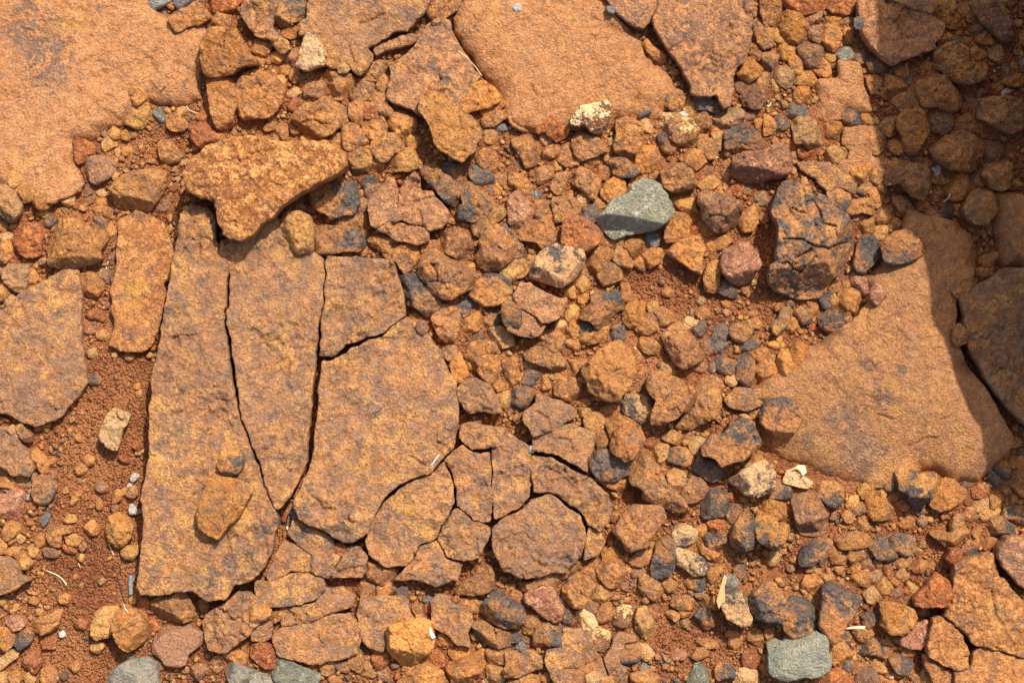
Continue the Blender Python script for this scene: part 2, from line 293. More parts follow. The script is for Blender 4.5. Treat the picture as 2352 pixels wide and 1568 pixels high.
# ------------------------------------------------------------------ survey of the stones
# class, top height (mm above the soil), shape flag | outline (half survey pixels) | label
SURVEY = """
g 22|655,-30 780,-30 780,0 745,23 710,43 695,50 675,35 660,10|slate grey stone cut by the top edge on the big orange slab
g 30|800,-30 880,-30 878,15 870,38 830,48 805,58 800,25|blue grey stone at the top edge above the tilted orange block
g 14|885,-20 925,-20 923,0 905,9 888,3|sliver of grey stone at the top edge left of the dark red rock
o 34 t|783,83 820,55 870,38 895,10 925,30 953,60 960,80 930,100 910,108 865,120 825,140 805,143 790,120|tilted orange block lying under the two grey stones at the top
r 45|930,-30 1100,-30 1098,10 1070,48 1045,50 1020,45 980,50 950,30 940,10|dark red rock cut by the top edge, shading the gap below
b 30|973,60 1005,48 1040,43 1058,60 1055,100 1045,145 1025,130 995,120 975,125 970,90|small split brown rock below the dark red rock at the top
o 62 b|935,170 950,150 970,125 1015,130 1030,160 1030,210 1040,185 1050,155 1075,150 1100,190 1130,220 1145,255 1181,280 1181,295 1125,300 1075,320 1025,340 980,350 955,345 935,325 930,280 925,235|large notched orange block rising beside the big smooth slab
o 40 f|955,370 1000,365 1060,360 1070,380 1095,410 1085,440 1080,480 1070,525 1060,580 1030,588 990,580 980,545 968,500 963,450 960,400|orange rectangular block tucked below the notched orange block
p 20|1088,493 1125,495 1135,540 1105,550 1090,530|
o 10 f|600,415 605,395 645,400 675,445 645,475 625,485 605,460|thin orange flake peeling off the big smooth slab
y 20 f|553,565 595,530 595,505 650,475 680,480 690,525 680,545 645,590 620,588 595,575|flat orange shard at the lower edge of the big smooth slab
g 20|705,515 720,500 745,510 755,545 745,575 720,570 705,545|grey pebble right of the flat orange shard
b 26|760,530 795,520 845,555 860,580 840,600 795,600 770,580|
y 16|810,505 845,493 860,510 840,543 820,530|
r 20|905,530 935,515 955,530 958,555 925,555 908,545|
r 40|885,580 945,565 980,585 1030,620 1030,650 980,675 935,695 915,670 885,645 878,615|rough red lump above the boot-shaped orange rock
y 18|1000,595 1030,580 1055,595 1045,620 1010,610|
b 28|725,660 740,645 780,650 820,695 835,710 820,735 790,750 750,745 735,710|
y 22|490,595 515,580 540,600 545,630 525,638 493,620|
y 22|475,640 495,625 535,650 530,665 475,695 473,665|
o 16|550,615 575,600 595,625 585,640 555,635|
o 16|560,680 590,675 605,695 595,715 565,710|
y 16|520,680 545,675 558,700 540,720 520,705|
v 12|593,605 620,605 623,625 605,630|
v 42|390,750 420,715 460,710 500,730 525,760 518,795 480,825 440,845 400,820 388,780|purple brown lump at the foot of the big smooth slab
r 24|340,650 380,645 425,665 435,695 400,715 390,740 360,755 348,740 345,690|red outcrop stuck to the edge of the big smooth slab
o 12|515,740 535,725 553,740 535,755|
p 12|480,690 515,685 515,710 490,715|
p 12|820,745 840,733 850,750 835,760|
p 12|845,740 865,735 875,755 855,760|
y 14|1040,625 1125,640 1105,660 1050,660|
S 36|1416,-30 1956,-30 1971,10 1956,50 1916,85 1896,120 1871,145 1801,155 1756,185 1716,210 1676,220 1706,245 1706,280 1691,300 1681,325 1656,345 1626,330 1601,300 1556,310 1496,300 1486,270 1479,220 1446,180 1416,155 1376,160 1376,100 1411,75|long orange bedrock slab across the top left of the middle
S 30 n|1931,145 1996,98 2036,85 2071,95 2076,140 2101,185 2126,225 2156,280 2181,325 2206,350 2156,400 2141,450 2126,500 2106,530 2026,550 1926,533 1866,495 1821,475 1779,453 1781,390 1796,345 1786,300 1841,270 1886,230 1916,205 1921,165|brown slab left of the thin diagonal crack, partly under the long tilted boulder
S 26 t|1716,220 1776,190 1841,170 1891,160 1916,165 1911,195 1876,210 1816,220 1771,235 1726,255 1716,240|narrow tilted splinter over a dark red slot at the top
S 34|1111,30 1146,-30 1281,-30 1266,50 1251,115 1286,160 1326,190 1331,220 1291,250 1236,180 1186,170 1146,125 1111,75|small slab behind the notched orange block at the top
S 40 n|2762,-30 3015,-30 3007,45 2992,75 2982,105 2952,128 2917,125 2887,100 2852,70 2822,45 2792,10|brown slab piece at the top edge above the dark diagonal crack
S 42 n|3020,-30 3452,-30 3457,75 3455,165 3447,225 3417,280 3392,300 3382,325 3372,375 3362,435 3352,490 3327,500 3302,435 3202,440 3180,435 3175,390 3152,345 3122,300 3087,250 3042,175 3002,130 2995,90 3010,55|large purplish brown slab at the top right of the middle
S 26 a|-80,-80 660,-80 690,40 790,90 940,70 940,190 916,400 924,450 850,480 680,476 550,576 490,584 450,640 340,650 344,750 380,840 330,900 240,936 120,924 40,880 -80,840|huge smooth orange slab filling the upper left corner
S 26 a|2084,80 2128,10 2140,-40 2740,-40 2786,16 2826,56 2876,120 2928,170 2948,210 3000,290 3060,324 3110,390 3148,424 3160,450 3150,490 3090,500 3060,516 3040,544 2930,552 2840,540 2760,612 2600,600 2480,612 2360,584 2330,520 2306,450 2236,360 2176,280 2130,210 2096,140|great flat orange slab at the top centre between two cracks
b 34 f|1086,444 1094,390 1132,340 1200,326 1250,330 1300,390 1290,470 1250,524 1180,540 1120,550 1090,500|squarish brown block with a crumbly yellow underside in the upper left
d 48|1259,75 1274,45 1271,10 1286,-30 1376,-30 1396,10 1411,30 1411,55 1381,85 1341,100 1296,115 1271,100|dark topped purple brown chunk overhanging a gap at the top
b 25|1291,145 1311,120 1346,118 1369,135 1366,170 1331,173 1296,160|
p 10|1331,175 1361,170 1376,185 1351,200|
c 56 b|1416,155 1446,180 1479,220 1484,295 1456,298 1401,318 1366,303 1376,265 1391,220 1401,180|pale cream triangular shard standing out in the upper left
v 18|1306,255 1341,225 1376,220 1386,240 1371,270 1366,300 1331,295 1311,275|
y 16|1241,250 1276,240 1301,265 1276,288 1246,275|
b 24|1176,185 1241,175 1249,205 1226,253 1186,255 1161,235|
o 14|1181,265 1211,255 1216,280 1196,300 1176,285|
b 14|1216,275 1231,255 1241,280 1226,300|
b 22|1336,330 1356,315 1381,340 1376,370 1351,380 1334,360|
o 14|1281,310 1326,305 1331,340 1301,345 1276,330|
y 14|1276,355 1296,345 1311,375 1291,390 1271,380|
o 18|1411,330 1441,323 1451,350 1441,373 1416,370|
r 14|1451,345 1476,330 1484,355 1466,370|
g 10|1381,345 1401,340 1404,360 1386,365|
v 30|1406,385 1446,370 1486,375 1496,415 1476,450 1446,473 1401,473 1401,430|mauve grey rock left of the rounded orange rock
o 14|1376,390 1396,375 1421,380 1411,415 1386,410|
p 14|1319,435 1346,410 1376,400 1384,420 1356,440 1326,448|
r 16|1311,455 1351,450 1396,460 1396,480 1366,495 1321,475|
r 18|1326,485 1351,465 1371,490 1361,510 1331,505|
b 45|1336,540 1366,500 1411,475 1456,475 1486,450 1526,450 1556,480 1591,515 1594,545 1566,565 1526,605 1476,630 1431,620 1416,590 1396,625 1371,610 1369,575|wide cracked brown rock just above the boot-shaped orange rock
b 16|1226,570 1261,560 1266,585 1236,600 1211,595|
o 18|1271,595 1291,560 1316,575 1316,635 1286,640 1266,620|
b 16|1326,560 1351,550 1371,600 1371,635 1336,600|
y 20|1391,630 1426,620 1456,640 1446,660 1386,670 1376,655|
o 40|1496,320 1556,325 1591,330 1626,360 1626,400 1601,430 1566,450 1526,435 1501,395 1486,360|rounded orange rock below and right of the pale cream shard
p 50|1554,310 1581,300 1604,315 1591,333 1559,333|
y 26|1641,295 1666,280 1686,300 1676,320 1651,328|
b 34|1696,295 1741,278 1776,295 1776,325 1746,365 1706,370 1656,365 1661,345 1686,320|
d 28|1656,370 1701,360 1716,385 1726,415 1701,420 1656,420 1631,400|
o 28|1746,365 1766,345 1794,350 1781,400 1766,425 1731,425 1731,395|
v 32|1609,435 1631,410 1676,418 1709,425 1709,455 1676,478 1636,470 1609,453|
b 28|1711,435 1751,425 1776,430 1776,475 1801,510 1791,535 1756,535 1731,500 1711,475|
o 26|1604,480 1626,470 1701,480 1726,500 1731,535 1671,545 1661,575 1626,565 1601,530|
r 38|1656,515 1686,490 1721,500 1731,530 1691,543 1656,530|
b 35 f|1664,555 1706,540 1756,540 1776,580 1761,635 1726,648 1686,635 1661,585|
b 35 f|1571,590 1606,570 1641,580 1676,625 1686,655 1646,675 1591,698 1576,650 1571,610|
b 22 f|1516,625 1566,615 1576,645 1591,695 1566,685 1516,650|
b 30 f|1596,705 1636,685 1686,665 1701,695 1704,760 1686,784 1616,784 1599,750|
b 30 f|1709,655 1751,645 1781,615 1816,615 1841,655 1856,685 1811,700 1781,740 1751,750 1706,685|
y 22|1716,700 1736,695 1761,745 1751,784 1711,784 1706,730|
o 45|1791,545 1821,510 1861,495 1891,520 1911,565 1896,610 1851,643 1826,635 1811,595 1791,575|roundish orange rock left of the long tilted orange boulder
o 78 t|1926,460 1946,440 1976,430 2016,435 2056,465 2116,515 2166,555 2206,600 2206,635 2181,665 2176,695 2126,740 2091,730 2026,695 2001,645 1976,580 1946,525 1926,510|long tilted orange boulder pointing down right in the upper middle
o 52 f|2156,395 2221,368 2261,400 2296,440 2286,465 2251,490 2206,500 2171,505 2136,520 2116,500 2126,465 2146,420|bright orange wedge beside the crack above the long tilted boulder
o 36 f|2211,510 2266,485 2306,455 2319,470 2296,505 2256,525 2216,533|upper thin orange leaf of rock under the bright orange wedge
b 26 f|2211,550 2271,530 2321,510 2349,530 2301,550 2266,575 2221,583|lower thin brown leaf of rock under the bright orange wedge
g 18|2259,580 2296,563 2331,573 2326,595 2286,605|
b 25|1871,630 1926,608 1926,650 1896,690 1871,665|
o 24|2206,610 2261,595 2286,625 2276,655 2236,655 2206,640|
o 14|2261,675 2286,665 2286,700 2266,700|
o 14|2201,665 2236,655 2236,680 2211,685|
b 30|2186,710 2226,685 2276,705 2294,740 2266,780 2231,785 2196,750|
y 30|1811,700 1861,685 1896,685 1916,735 1916,770 1876,784 1791,784 1781,750|
b 34|1971,10 2026,-30 2111,-30 2116,5 2091,45 2056,75 2021,88 1981,85 1961,60|rounded brown knob at the top edge beside the crack
o 30|2952,200 2967,185 2992,200 3017,225 3052,250 3060,280 3042,290 3007,265 2977,235|slim brown sliver wedged in the dark diagonal crack
g 12|2785,35 2812,40 2820,60 2797,55|
w 62|2622,550 2652,515 2672,490 2722,480 2762,475 2787,465 2802,480 2795,530 2777,590 2747,615 2712,600 2692,570 2652,575 2627,570|dark red rock with a bright white and yellow cap
r 34|2497,545 2532,530 2577,555 2612,595 2592,625 2552,645 2517,620 2502,600 2472,608 2465,590 2487,575|crumbly red lump left of the white-capped rock
p 24|2482,635 2502,610 2537,630 2527,655 2497,670|
b 30|2352,625 2402,610 2472,640 2502,685 2497,715 2462,745 2417,773 2407,735 2382,700 2362,670|
b 26|2502,685 2537,655 2577,665 2577,685 2552,715 2502,730 2487,740 2497,715|
b 38 f|2637,630 2672,605 2702,620 2752,645 2782,680 2787,695 2752,710 2697,725 2662,740 2647,700 2632,655|angular brown rock directly below the white-capped rock
b 18 f|2552,725 2582,675 2617,645 2632,700 2652,745 2662,765 2632,780 2597,760 2557,730|
y 26|2692,720 2722,700 2752,700 2762,735 2732,760 2702,760 2687,740|
b 30 f|2837,555 2882,540 2932,545 2947,610 2942,665 2917,715 2892,725 2827,695 2822,670 2832,610|upright brown plate left of the small straw-coloured block
p 36|2937,555 2962,545 2987,555 2995,600 2982,625 2952,625 2942,590|small straw-coloured block under the black charred stick
p 14|2777,650 2802,635 2825,633 2822,655 2792,665|
p 8|2787,673 2812,668 2815,680 2792,683|
x 52|3022,535 3052,520 3117,520 3152,540 3182,555 3207,595 3197,645 3172,665 3132,660 3092,645 3052,620 3032,585|brown rock with a sparkling yellow and white crust
d 34|3022,630 3052,615 3112,650 3117,665 3102,700 3072,705 3042,685|
b 25|3062,450 3077,415 3117,415 3145,430 3142,480 3122,510 3082,500 3060,480|
y 20|3147,465 3167,440 3187,470 3192,515 3172,538 3147,510|
k 32|3192,450 3232,440 3282,450 3317,465 3322,500 3297,515 3242,500 3197,500|blackened knobbly rock at the foot of the upper right slab
b 25|3182,545 3232,520 3267,510 3272,555 3247,590 3222,605 3192,580|
t 35|3277,530 3312,510 3377,500 3417,510 3417,540 3392,570 3352,595 3317,590 3292,565|
v 42|3407,450 3437,400 3482,390 3522,400 3522,450 3492,490 3452,495 3417,480|
o 40|3392,315 3427,270 3457,265 3467,290 3502,315 3492,340 3442,375 3397,345|
y 22|3462,360 3497,340 3533,340 3533,390 3492,390 3452,385|
b 22|3447,215 3472,190 3497,215 3497,250 3482,278 3452,255|
b 34|3467,100 3487,85 3517,115 3553,165 3543,210 3507,223 3487,190 3472,145|
r 18|3247,605 3272,570 3302,575 3302,600 3277,625|
y 26|3272,615 3292,590 3327,600 3332,635 3312,690 3287,670|
d 42|3332,615 3367,590 3417,585 3477,605 3507,645 3507,670 3442,695 3382,700 3337,685 3337,645|grey topped brown block just above the reddish brick-like rock
b 24|3202,665 3237,650 3267,640 3297,690 3282,725 3252,730 3237,700|
o 34|3147,715 3177,685 3217,690 3252,735 3222,760 3197,780 3152,745|
b 14|3182,635 3212,620 3257,625 3252,640 3202,660 3182,670|
o 38|2927,720 2952,675 3007,670 3037,700 3017,750 2992,784 2927,790 2917,760|
v 28|2792,750 2822,720 2872,730 2907,765 2922,800 2852,820 2802,790|
y 22|2532,740 2562,735 2597,765 2592,800 2542,800|
v 14|3382,390 3407,378 3427,400 3407,423 3387,415|
k 14|2352,740 2407,745 2407,765 2352,765|
o 16|3467,555 3502,545 3507,580 3477,590|
v 14|3417,520 3462,515 3462,540 3432,555|
g 12|3397,565 3417,553 3427,570 3407,578|
W 10|3285,720 3300,713 3305,725 3290,731|
W 26|3117,525 3142,518 3157,530 3132,534|
o 18|3327,740 3352,720 3365,745 3347,780 3327,775|
b 14|3457,30 3477,40 3480,75 3462,90 3455,60|
b 12|3452,150 3467,145 3467,185 3455,190|
W 22|2362,30 2382,23 2392,33 2382,50 2365,43|
r 46|3598,-30 3808,-30 3793,10 3748,50 3693,68 3633,45 3603,15|dark red rounded rock cut by the top edge, left of the shadow
b 30 f|3498,-30 3578,-30 3587,30 3586,100 3558,125 3518,125 3498,60|
r 38|3801,0 3828,-30 3938,-30 3923,20 3918,55 3868,65 3838,60 3803,35|pitted red rock at the top edge where the shadow begins
o 42|3588,65 3618,48 3673,65 3718,115 3703,145 3678,195 3643,198 3593,175 3586,155 3598,140 3586,110|
v 22|3688,80 3728,60 3773,55 3768,95 3743,118 3718,110|
o 26|3798,85 3818,65 3853,68 3866,90 3848,115 3813,105|
d 20|3868,75 3888,65 3916,70 3913,110 3878,125 3863,115|
o 28|3878,150 3893,110 3913,105 3921,145 3908,195 3878,195 3868,180|
o 40|3773,130 3798,115 3823,105 3848,125 3868,155 3853,190 3848,215 3828,235 3803,215 3783,185|
v 26|3708,155 3723,130 3763,120 3773,165 3781,200 3743,185 3713,170|
y 26|3533,135 3558,125 3583,150 3608,195 3583,205 3553,170|
o 30|3583,210 3618,200 3653,205 3661,235 3638,265 3608,278 3583,260 3578,235|
o 26|3623,270 3658,245 3673,280 3696,320 3683,345 3648,345 3628,305|
v 50|3668,220 3693,198 3743,190 3783,215 3788,245 3768,275 3758,310 3728,318 3693,285 3673,250|round mauve brown stone left of the smooth grey pebble
v 36|3508,230 3558,220 3581,250 3568,290 3543,320 3508,315|
t 30|3563,340 3578,310 3628,300 3648,330 3643,380 3618,403 3588,390 3568,365|
o 28|3653,350 3683,345 3718,323 3738,330 3748,370 3728,393 3693,385 3653,380|
y 20|3538,385 3553,368 3583,380 3583,405 3558,423 3538,415|
G 28|3836,245 3848,223 3893,218 3923,230 3918,265 3888,280 3858,270|smooth grey pebble lying right at the edge of the shadow
o 22|3768,280 3793,265 3811,300 3813,340 3793,355 3768,335|
o 34|3653,415 3678,395 3713,400 3718,445 3693,475 3658,470 3651,440|
k 34|3606,500 3638,473 3683,475 3698,495 3718,515 3708,530 3678,528 3653,540 3623,530|charcoal grey stone left of the sunlit slab in the upper right
k 28|3563,560 3588,530 3623,540 3636,565 3608,590 3573,605 3563,585|
o 22|3513,525 3548,540 3563,580 3553,610 3513,620|
t 38|3646,570 3668,540 3708,533 3743,555 3773,600 3801,645 3793,675 3768,700 3728,680 3693,655 3653,660 3648,615|
o 32|3778,590 3813,565 3858,565 3868,595 3848,635 3818,640 3793,615|
d 40|3873,525 3898,510 3933,515 3956,550 3953,575 3923,593 3898,575 3878,555|ochre and charcoal two-coloured stone close to the shadow edge
o 22|3961,530 3978,510 4011,555 4008,575 3973,580 3961,555|
r 22|3666,685 3693,670 3728,685 3733,720 3703,733 3673,715|
y 30|3793,730 3808,685 3828,673 3873,685 3906,700 3893,730 3853,745 3808,743|
R 60 v|3373,740 3418,705 3498,695 3578,660 3603,660 3623,695 3636,745 3633,780 3588,805 3498,830 3418,830 3373,800|reddish brick-like rock in the upper right sunlight
b 16|3628,690 3658,685 3663,720 3638,735|
o 14|3591,650 3608,630 3643,655 3658,680 3633,690|
o 34|4288,50 4328,50 4408,60 4431,95 4413,120 4373,130 4328,110|
y 30|4308,15 4328,-5 4378,0 4393,30 4368,53 4323,45|
b 34|4398,30 4423,10 4468,20 4488,75 4483,105 4443,95 4408,55|
v 48 f|4468,5 4503,-10 4603,20 4643,70 4663,125 4658,160 4623,190 4588,165 4528,110 4488,65|long mauve plate slanting down right in the top right shade
k 20|4453,125 4498,90 4533,125 4493,160 4463,145|
b 32|4488,180 4518,145 4543,130 4576,170 4573,200 4523,205|
b 54|4298,240 4328,215 4388,190 4438,225 4448,280 4483,295 4533,295 4528,360 4463,380 4408,385 4348,355 4338,320 4298,310|bulky brown rock with a dark lower rim in the top right shade
b 26|4308,175 4373,150 4408,180 4428,210 4353,200 4313,215|
k 36|4378,175 4408,170 4431,200 4423,215 4398,205|
b 34|4548,225 4588,208 4633,225 4628,270 4593,290 4553,265|
o 24|4453,235 4483,213 4498,230 4533,245 4523,270 4478,270|
o 20|4428,180 4453,165 4468,195 4453,220 4433,210|
k 36|3983,280 4008,245 4048,255 4083,290 4078,320 4038,343 4003,325|blackish round stone in the shade below the big shaded slab
v 26|3923,250 3943,230 3978,250 3981,285 3953,290 3926,270|
k 22|3928,90 3948,83 3963,105 3953,133 3928,130|
o 24|4118,310 4148,293 4173,305 4168,340 4138,358 4118,340|
k 18|4083,305 4108,298 4118,320 4108,340 4088,330|
b 28|4198,295 4243,270 4298,310 4303,340 4253,350 4213,325|
o 32|4053,350 4093,340 4148,370 4173,415 4148,428 4103,415 4053,390|
k 34|4153,355 4178,340 4198,360 4198,400 4178,405 4163,380|
o 26|3983,355 4018,340 4048,360 4043,395 4008,430 3993,395|
b 58|4223,410 4233,370 4278,345 4338,345 4378,400 4423,450 4428,485 4378,510 4318,490 4253,480 4228,440|large rounded brown rock in the shade above the dark wet hollow
b 24|4103,460 4148,430 4208,430 4233,465 4243,485 4178,490 4138,505|
o 52|4123,545 4158,500 4238,485 4251,525 4248,555 4273,605 4243,645 4208,700 4183,713 4163,680 4148,620 4123,585|kite-shaped rusty rock pointing down in the shade
d 36|4263,525 4308,505 4373,530 4383,565 4358,600 4328,618 4283,600 4268,555|
b 24|4398,550 4438,525 4473,535 4438,570 4453,595 4428,610 4393,590|
b 28|4443,575 4478,530 4518,550 4563,590 4528,608 4468,605|
v 26|4468,435 4508,400 4548,400 4553,420 4508,445 4468,448|
v 18|4443,480 4458,450 4508,455 4508,475 4458,490|
W 14|4598,430 4628,408 4651,405 4638,425 4603,440|
b 58|4503,510 4523,455 4548,450 4603,445 4653,450 4719,480 4739,525 4709,580 4648,610 4603,585 4543,555 4503,535|large brown rock cut by the right edge in the upper shade
o 30|4608,375 4643,340 4673,325 4709,365 4703,395 4638,395|
b 20|4638,295 4658,285 4678,320 4648,330|
k 24|4603,300 4623,290 4638,320 4628,350 4608,345|
b 20|4563,390 4588,370 4608,395 4593,418 4568,415|
b 58|4283,685 4328,640 4408,605 4453,615 4513,655 4528,680 4508,740 4478,780 4418,784 4348,760 4303,725|broad brown lozenge-shaped rock in the shade right of the kite-shaped rock
v 38|4513,685 4548,655 4598,655 4611,685 4588,720 4593,745 4558,753 4523,730|
b 24|4533,620 4568,595 4593,610 4588,640 4553,650|
b 34|4508,765 4558,750 4603,720 4643,765 4628,810 4558,820 4513,800|
r 18|4613,695 4643,690 4668,715 4653,733 4618,720|
r 20|4623,650 4653,645 4668,675 4638,690 4618,670|
v 22|4248,730 4273,715 4296,740 4283,765 4253,760|
b 24|4043,585 4078,540 4118,535 4121,585 4093,625 4058,610|
o 26|4088,650 4128,630 4158,685 4153,715 4113,705 4083,675|
b 16|3998,665 4038,645 4058,680 4028,710 4003,695|
b 26|4068,750 4143,745 4238,750 4243,800 4128,820 4058,790|
k 16|4148,720 4193,710 4238,720 4228,745 4158,745|
b 34|4593,10 4613,-30 4678,-30 4668,10 4638,35 4608,25|
r 20|4643,40 4668,30 4678,55 4648,60|
r 20|4673,25 4704,15 4714,40 4688,45|
o 20|4638,185 4663,175 4673,205 4653,220 4638,205|
b 30|4678,150 4729,145 4729,215 4683,205|
G 26|4688,275 4729,260 4739,320 4698,315|
W 14|4268,780 4308,765 4348,780 4308,810|
S 26 a|3756,360 3778,350 3848,360 3848,285 3943,285 3963,350 3998,440 4013,500 3993,510 3963,520 3898,515 3868,545 3828,560 3773,560 3743,540 3756,475|sunlit orange slab crossed by the shadow edge in the upper right
S 16 a|3878,590 3958,580 4003,575 4118,550 4128,625 4078,635 4038,700 4103,745 4078,825 4018,875 3928,850 3838,810 3818,750 3893,730 3908,690 3873,665|low orange slab along the shadow edge below the two-coloured stone
S 18|3663,750 3738,740 3813,750 3833,805 3808,840 3718,810 3673,780|flat orange flake right of the reddish brick-like rock
S 42 n|3938,15 3978,-30 4058,-30 4058,0 4178,40 4278,75 4338,110 4333,155 4288,200 4303,220 4228,245 4168,275 4108,300 4043,265 4008,215 3963,160 3963,100 3943,60|large brown slab lying wholly in shade at the top right
S 46|4068,-5 4093,-30 4308,-30 4308,45 4278,68 4178,35|brown slab strip above the straight crack at the top right edge
o 46 v|520,829 575,794 655,789 760,784 755,849 740,884 715,919 690,959 640,969 590,954 533,984 525,934 530,874 510,869|orange block with a dark red overhung front left of the boot-shaped rock
S 22 r|543,1019 560,999 625,977 670,984 720,1004 745,1024 765,1064 780,1114 800,1144 790,1209 800,1259 780,1289 745,1304 755,1344 765,1384 750,1429 735,1494 720,1534 700,1584 650,1614 550,1609 505,1584 520,1509 530,1459 510,1419 510,1359 520,1284 530,1234 540,1159 545,1084|upright brown slab with a yellow patch sinking into red soil
o 62|195,1144 215,1114 240,1064 260,1024 290,1007 360,1014 400,1039 430,1054 470,1064 475,1104 450,1154 455,1189 400,1209 350,1224 280,1239 235,1214 200,1174|big rounded orange boulder near the left edge
r 52|55,1094 65,1039 100,1024 165,1029 195,1064 185,1109 175,1169 150,1179 110,1174 70,1144|rough red lump left of the big rounded orange boulder
k 22|190,1039 220,999 250,1004 250,1024 220,1039|
t 56|-20,859 20,849 60,879 90,939 75,979 40,1017 10,994 -20,959|ochre rock with a grey face cut by the left edge
o 28|75,904 105,869 150,864 155,894 135,924 100,929|
o 24|145,919 170,894 215,899 228,934 210,954 180,959 160,939|
y 28|35,814 65,794 95,809 95,839 60,859 38,839|
p 20|280,904 310,887 333,904 330,934 310,944 285,929|
o 30|-20,1019 15,1009 35,1039 25,1067 -20,1064|
p 26|-15,1074 25,1069 53,1079 40,1109 10,1124 -15,1104|
o 30|10,1129 40,1119 58,1154 45,1184 25,1204 -20,1224 -20,1149|
t 32|5,1249 40,1219 115,1214 125,1249 115,1309 100,1349 70,1334 30,1299 10,1274|tan rock with a black edge above the left tan slab
o 20|120,1264 145,1234 170,1269 155,1304 120,1314|
b 28|-20,1309 15,1304 45,1329 45,1364 20,1389 -20,1379|
p 20|20,1394 55,1359 78,1379 60,1409 30,1427|
o 36|370,1259 435,1244 470,1299 465,1329 445,1359 400,1364 380,1324|layered orange cube-like rock beside the left tan slab
v 24|445,1249 480,1229 518,1264 490,1299 470,1299|
v 16|500,1179 520,1159 538,1174 525,1204 505,1209|
o 38|478,1079 490,1024 520,1009 540,1039 535,1084 515,1119 485,1109|
d 34|435,999 445,974 480,969 495,1004 475,1049 450,1049|
o 24|410,959 460,949 505,959 520,1004 495,1019 480,964 445,969 430,1004|
r 18|395,1444 440,1424 475,1434 473,1469 415,1477|
v 18|385,1519 430,1484 445,1489 440,1519 395,1544|
y 16|445,1529 480,1514 500,1539 490,1559 450,1554|
v 24|718,954 735,924 765,914 775,944 755,964 725,969|
p 16|755,879 790,879 790,914 760,909|
v 18|385,874 400,849 425,849 420,879 395,899|
p 14|445,884 465,864 485,894 470,904|
o 16|440,919 485,914 493,939 440,944|
b 14|370,939 395,914 435,904 425,924 390,944|
y 12|100,954 130,949 150,964 130,977|
y 14|170,979 205,959 225,979 200,999|
y 12|255,969 280,957 280,984 260,984|
p 12|285,954 320,944 335,959 300,977|
p 8|170,794 190,787 200,799 183,804|
o 14|155,1204 180,1204 185,1229 160,1234|
o 12|120,1194 140,1199 135,1224 123,1219|
W 14|505,939 515,944 520,964 510,965|
B 124 b|860,790 880,740 960,690 1080,640 1200,640 1300,660 1440,650 1520,670 1580,710 1580,760 1540,800 1480,840 1400,880 1320,920 1260,980 1200,1030 1160,1080 1120,1100 1060,1090 1030,1070 1010,1020 1000,960 990,920 920,900 860,870|large boot-shaped orange rock lying across the tops of the tall slabs
S 28|-60,1470 40,1400 100,1350 160,1310 220,1280 290,1244 360,1244 366,1300 376,1400 372,1520 384,1660 406,1760 370,1810 320,1870 250,1930 160,1960 80,1920 20,1900 -60,1890|tan slab with a rounded right end at the left edge
S 56|840,980 880,940 960,956 984,990 990,1080 1000,1160 1036,1200 1052,1250 1042,1320 1036,1400 1032,1480 1046,1580 1056,1680 1066,1760 1086,1860 1126,1980 1166,2080 1196,2180 1246,2260 1274,2360 1266,2460 1220,2600 1140,2680 1080,2680 1040,2740 940,2760 880,2710 760,2730 650,2730 630,2700 650,2560 660,2400 660,2260 690,2100 690,2000 696,1860 700,1760 740,1560 770,1400 800,1200 820,1100|tallest slab at left of centre with a loose orange flake lying on it
S 53|1002,1150 1020,1100 1080,1090 1140,1070 1200,1020 1280,1000 1300,1080 1360,1140 1430,1150 1480,1180 1490,1240 1476,1400 1452,1600 1432,1800 1414,2000 1404,2120 1380,2180 1340,2260 1300,2330 1276,2340 1260,2300 1220,2190 1184,2080 1144,1980 1104,1860 1090,1760 1080,1660 1068,1580 1048,1480 1058,1380 1068,1260|tall tapering slab between two long dark cracks left of centre
S 49|1510,1180 1660,1180 1800,1200 1840,1300 1860,1400 1868,1440 1800,1496 1720,1546 1600,1576 1520,1632 1470,1626 1480,1560 1490,1400 1500,1280|squarish top piece of the broken slab right of the long dark crack
S 50|1482,1654 1530,1650 1620,1598 1740,1554 1872,1456 1920,1480 1970,1540 2020,1600 2060,1700 2096,1760 2100,1920 2100,1980 2080,2060 2020,2120 1980,2160 1900,2190 1840,2220 1780,2270 1740,2340 1690,2440 1630,2490 1540,2470 1460,2420 1380,2380 1344,2330 1374,2260 1412,2160 1440,2080 1456,1920 1470,1760|broad egg-shaped orange slab at left of centre, broken across its top
D 54|1426,894 1456,869 1536,842 1616,834 1636,864 1641,934 1621,979 1576,984 1516,1002 1491,969 1476,979 1446,959 1426,929|orange block with a sooty black pit in its face beside the boot-shaped rock
o 28|1521,824 1556,799 1576,809 1586,834 1551,842 1526,834|
k 30|1654,849 1671,819 1706,809 1731,829 1706,854 1666,869|
v 30|1676,874 1741,844 1751,864 1721,894 1706,914 1676,899|
v 30|1646,929 1656,909 1696,909 1696,944 1676,972 1631,979 1636,954|
o 26|1646,984 1671,974 1684,994 1684,1039 1661,1044 1646,1024|
b 38|1511,1019 1546,999 1626,979 1644,999 1644,1034 1611,1047 1546,1037|
d 46 f|1454,1064 1476,1034 1551,1044 1646,1049 1661,1084 1671,1124 1641,1149 1576,1147 1496,1169 1451,1154 1451,1104|oblong block with a dark patch below the sooty pitted block
y 84|1276,1014 1316,979 1371,974 1421,994 1431,1039 1431,1099 1426,1149 1391,1154 1366,1162 1341,1139 1316,1094 1286,1049|ochre rock standing on top of the tapering slab near the boot-shaped rock
o 16|1431,1024 1451,1014 1466,1029 1451,1044 1431,1039|
b 30|1311,954 1366,939 1411,949 1416,989 1376,974 1321,977|
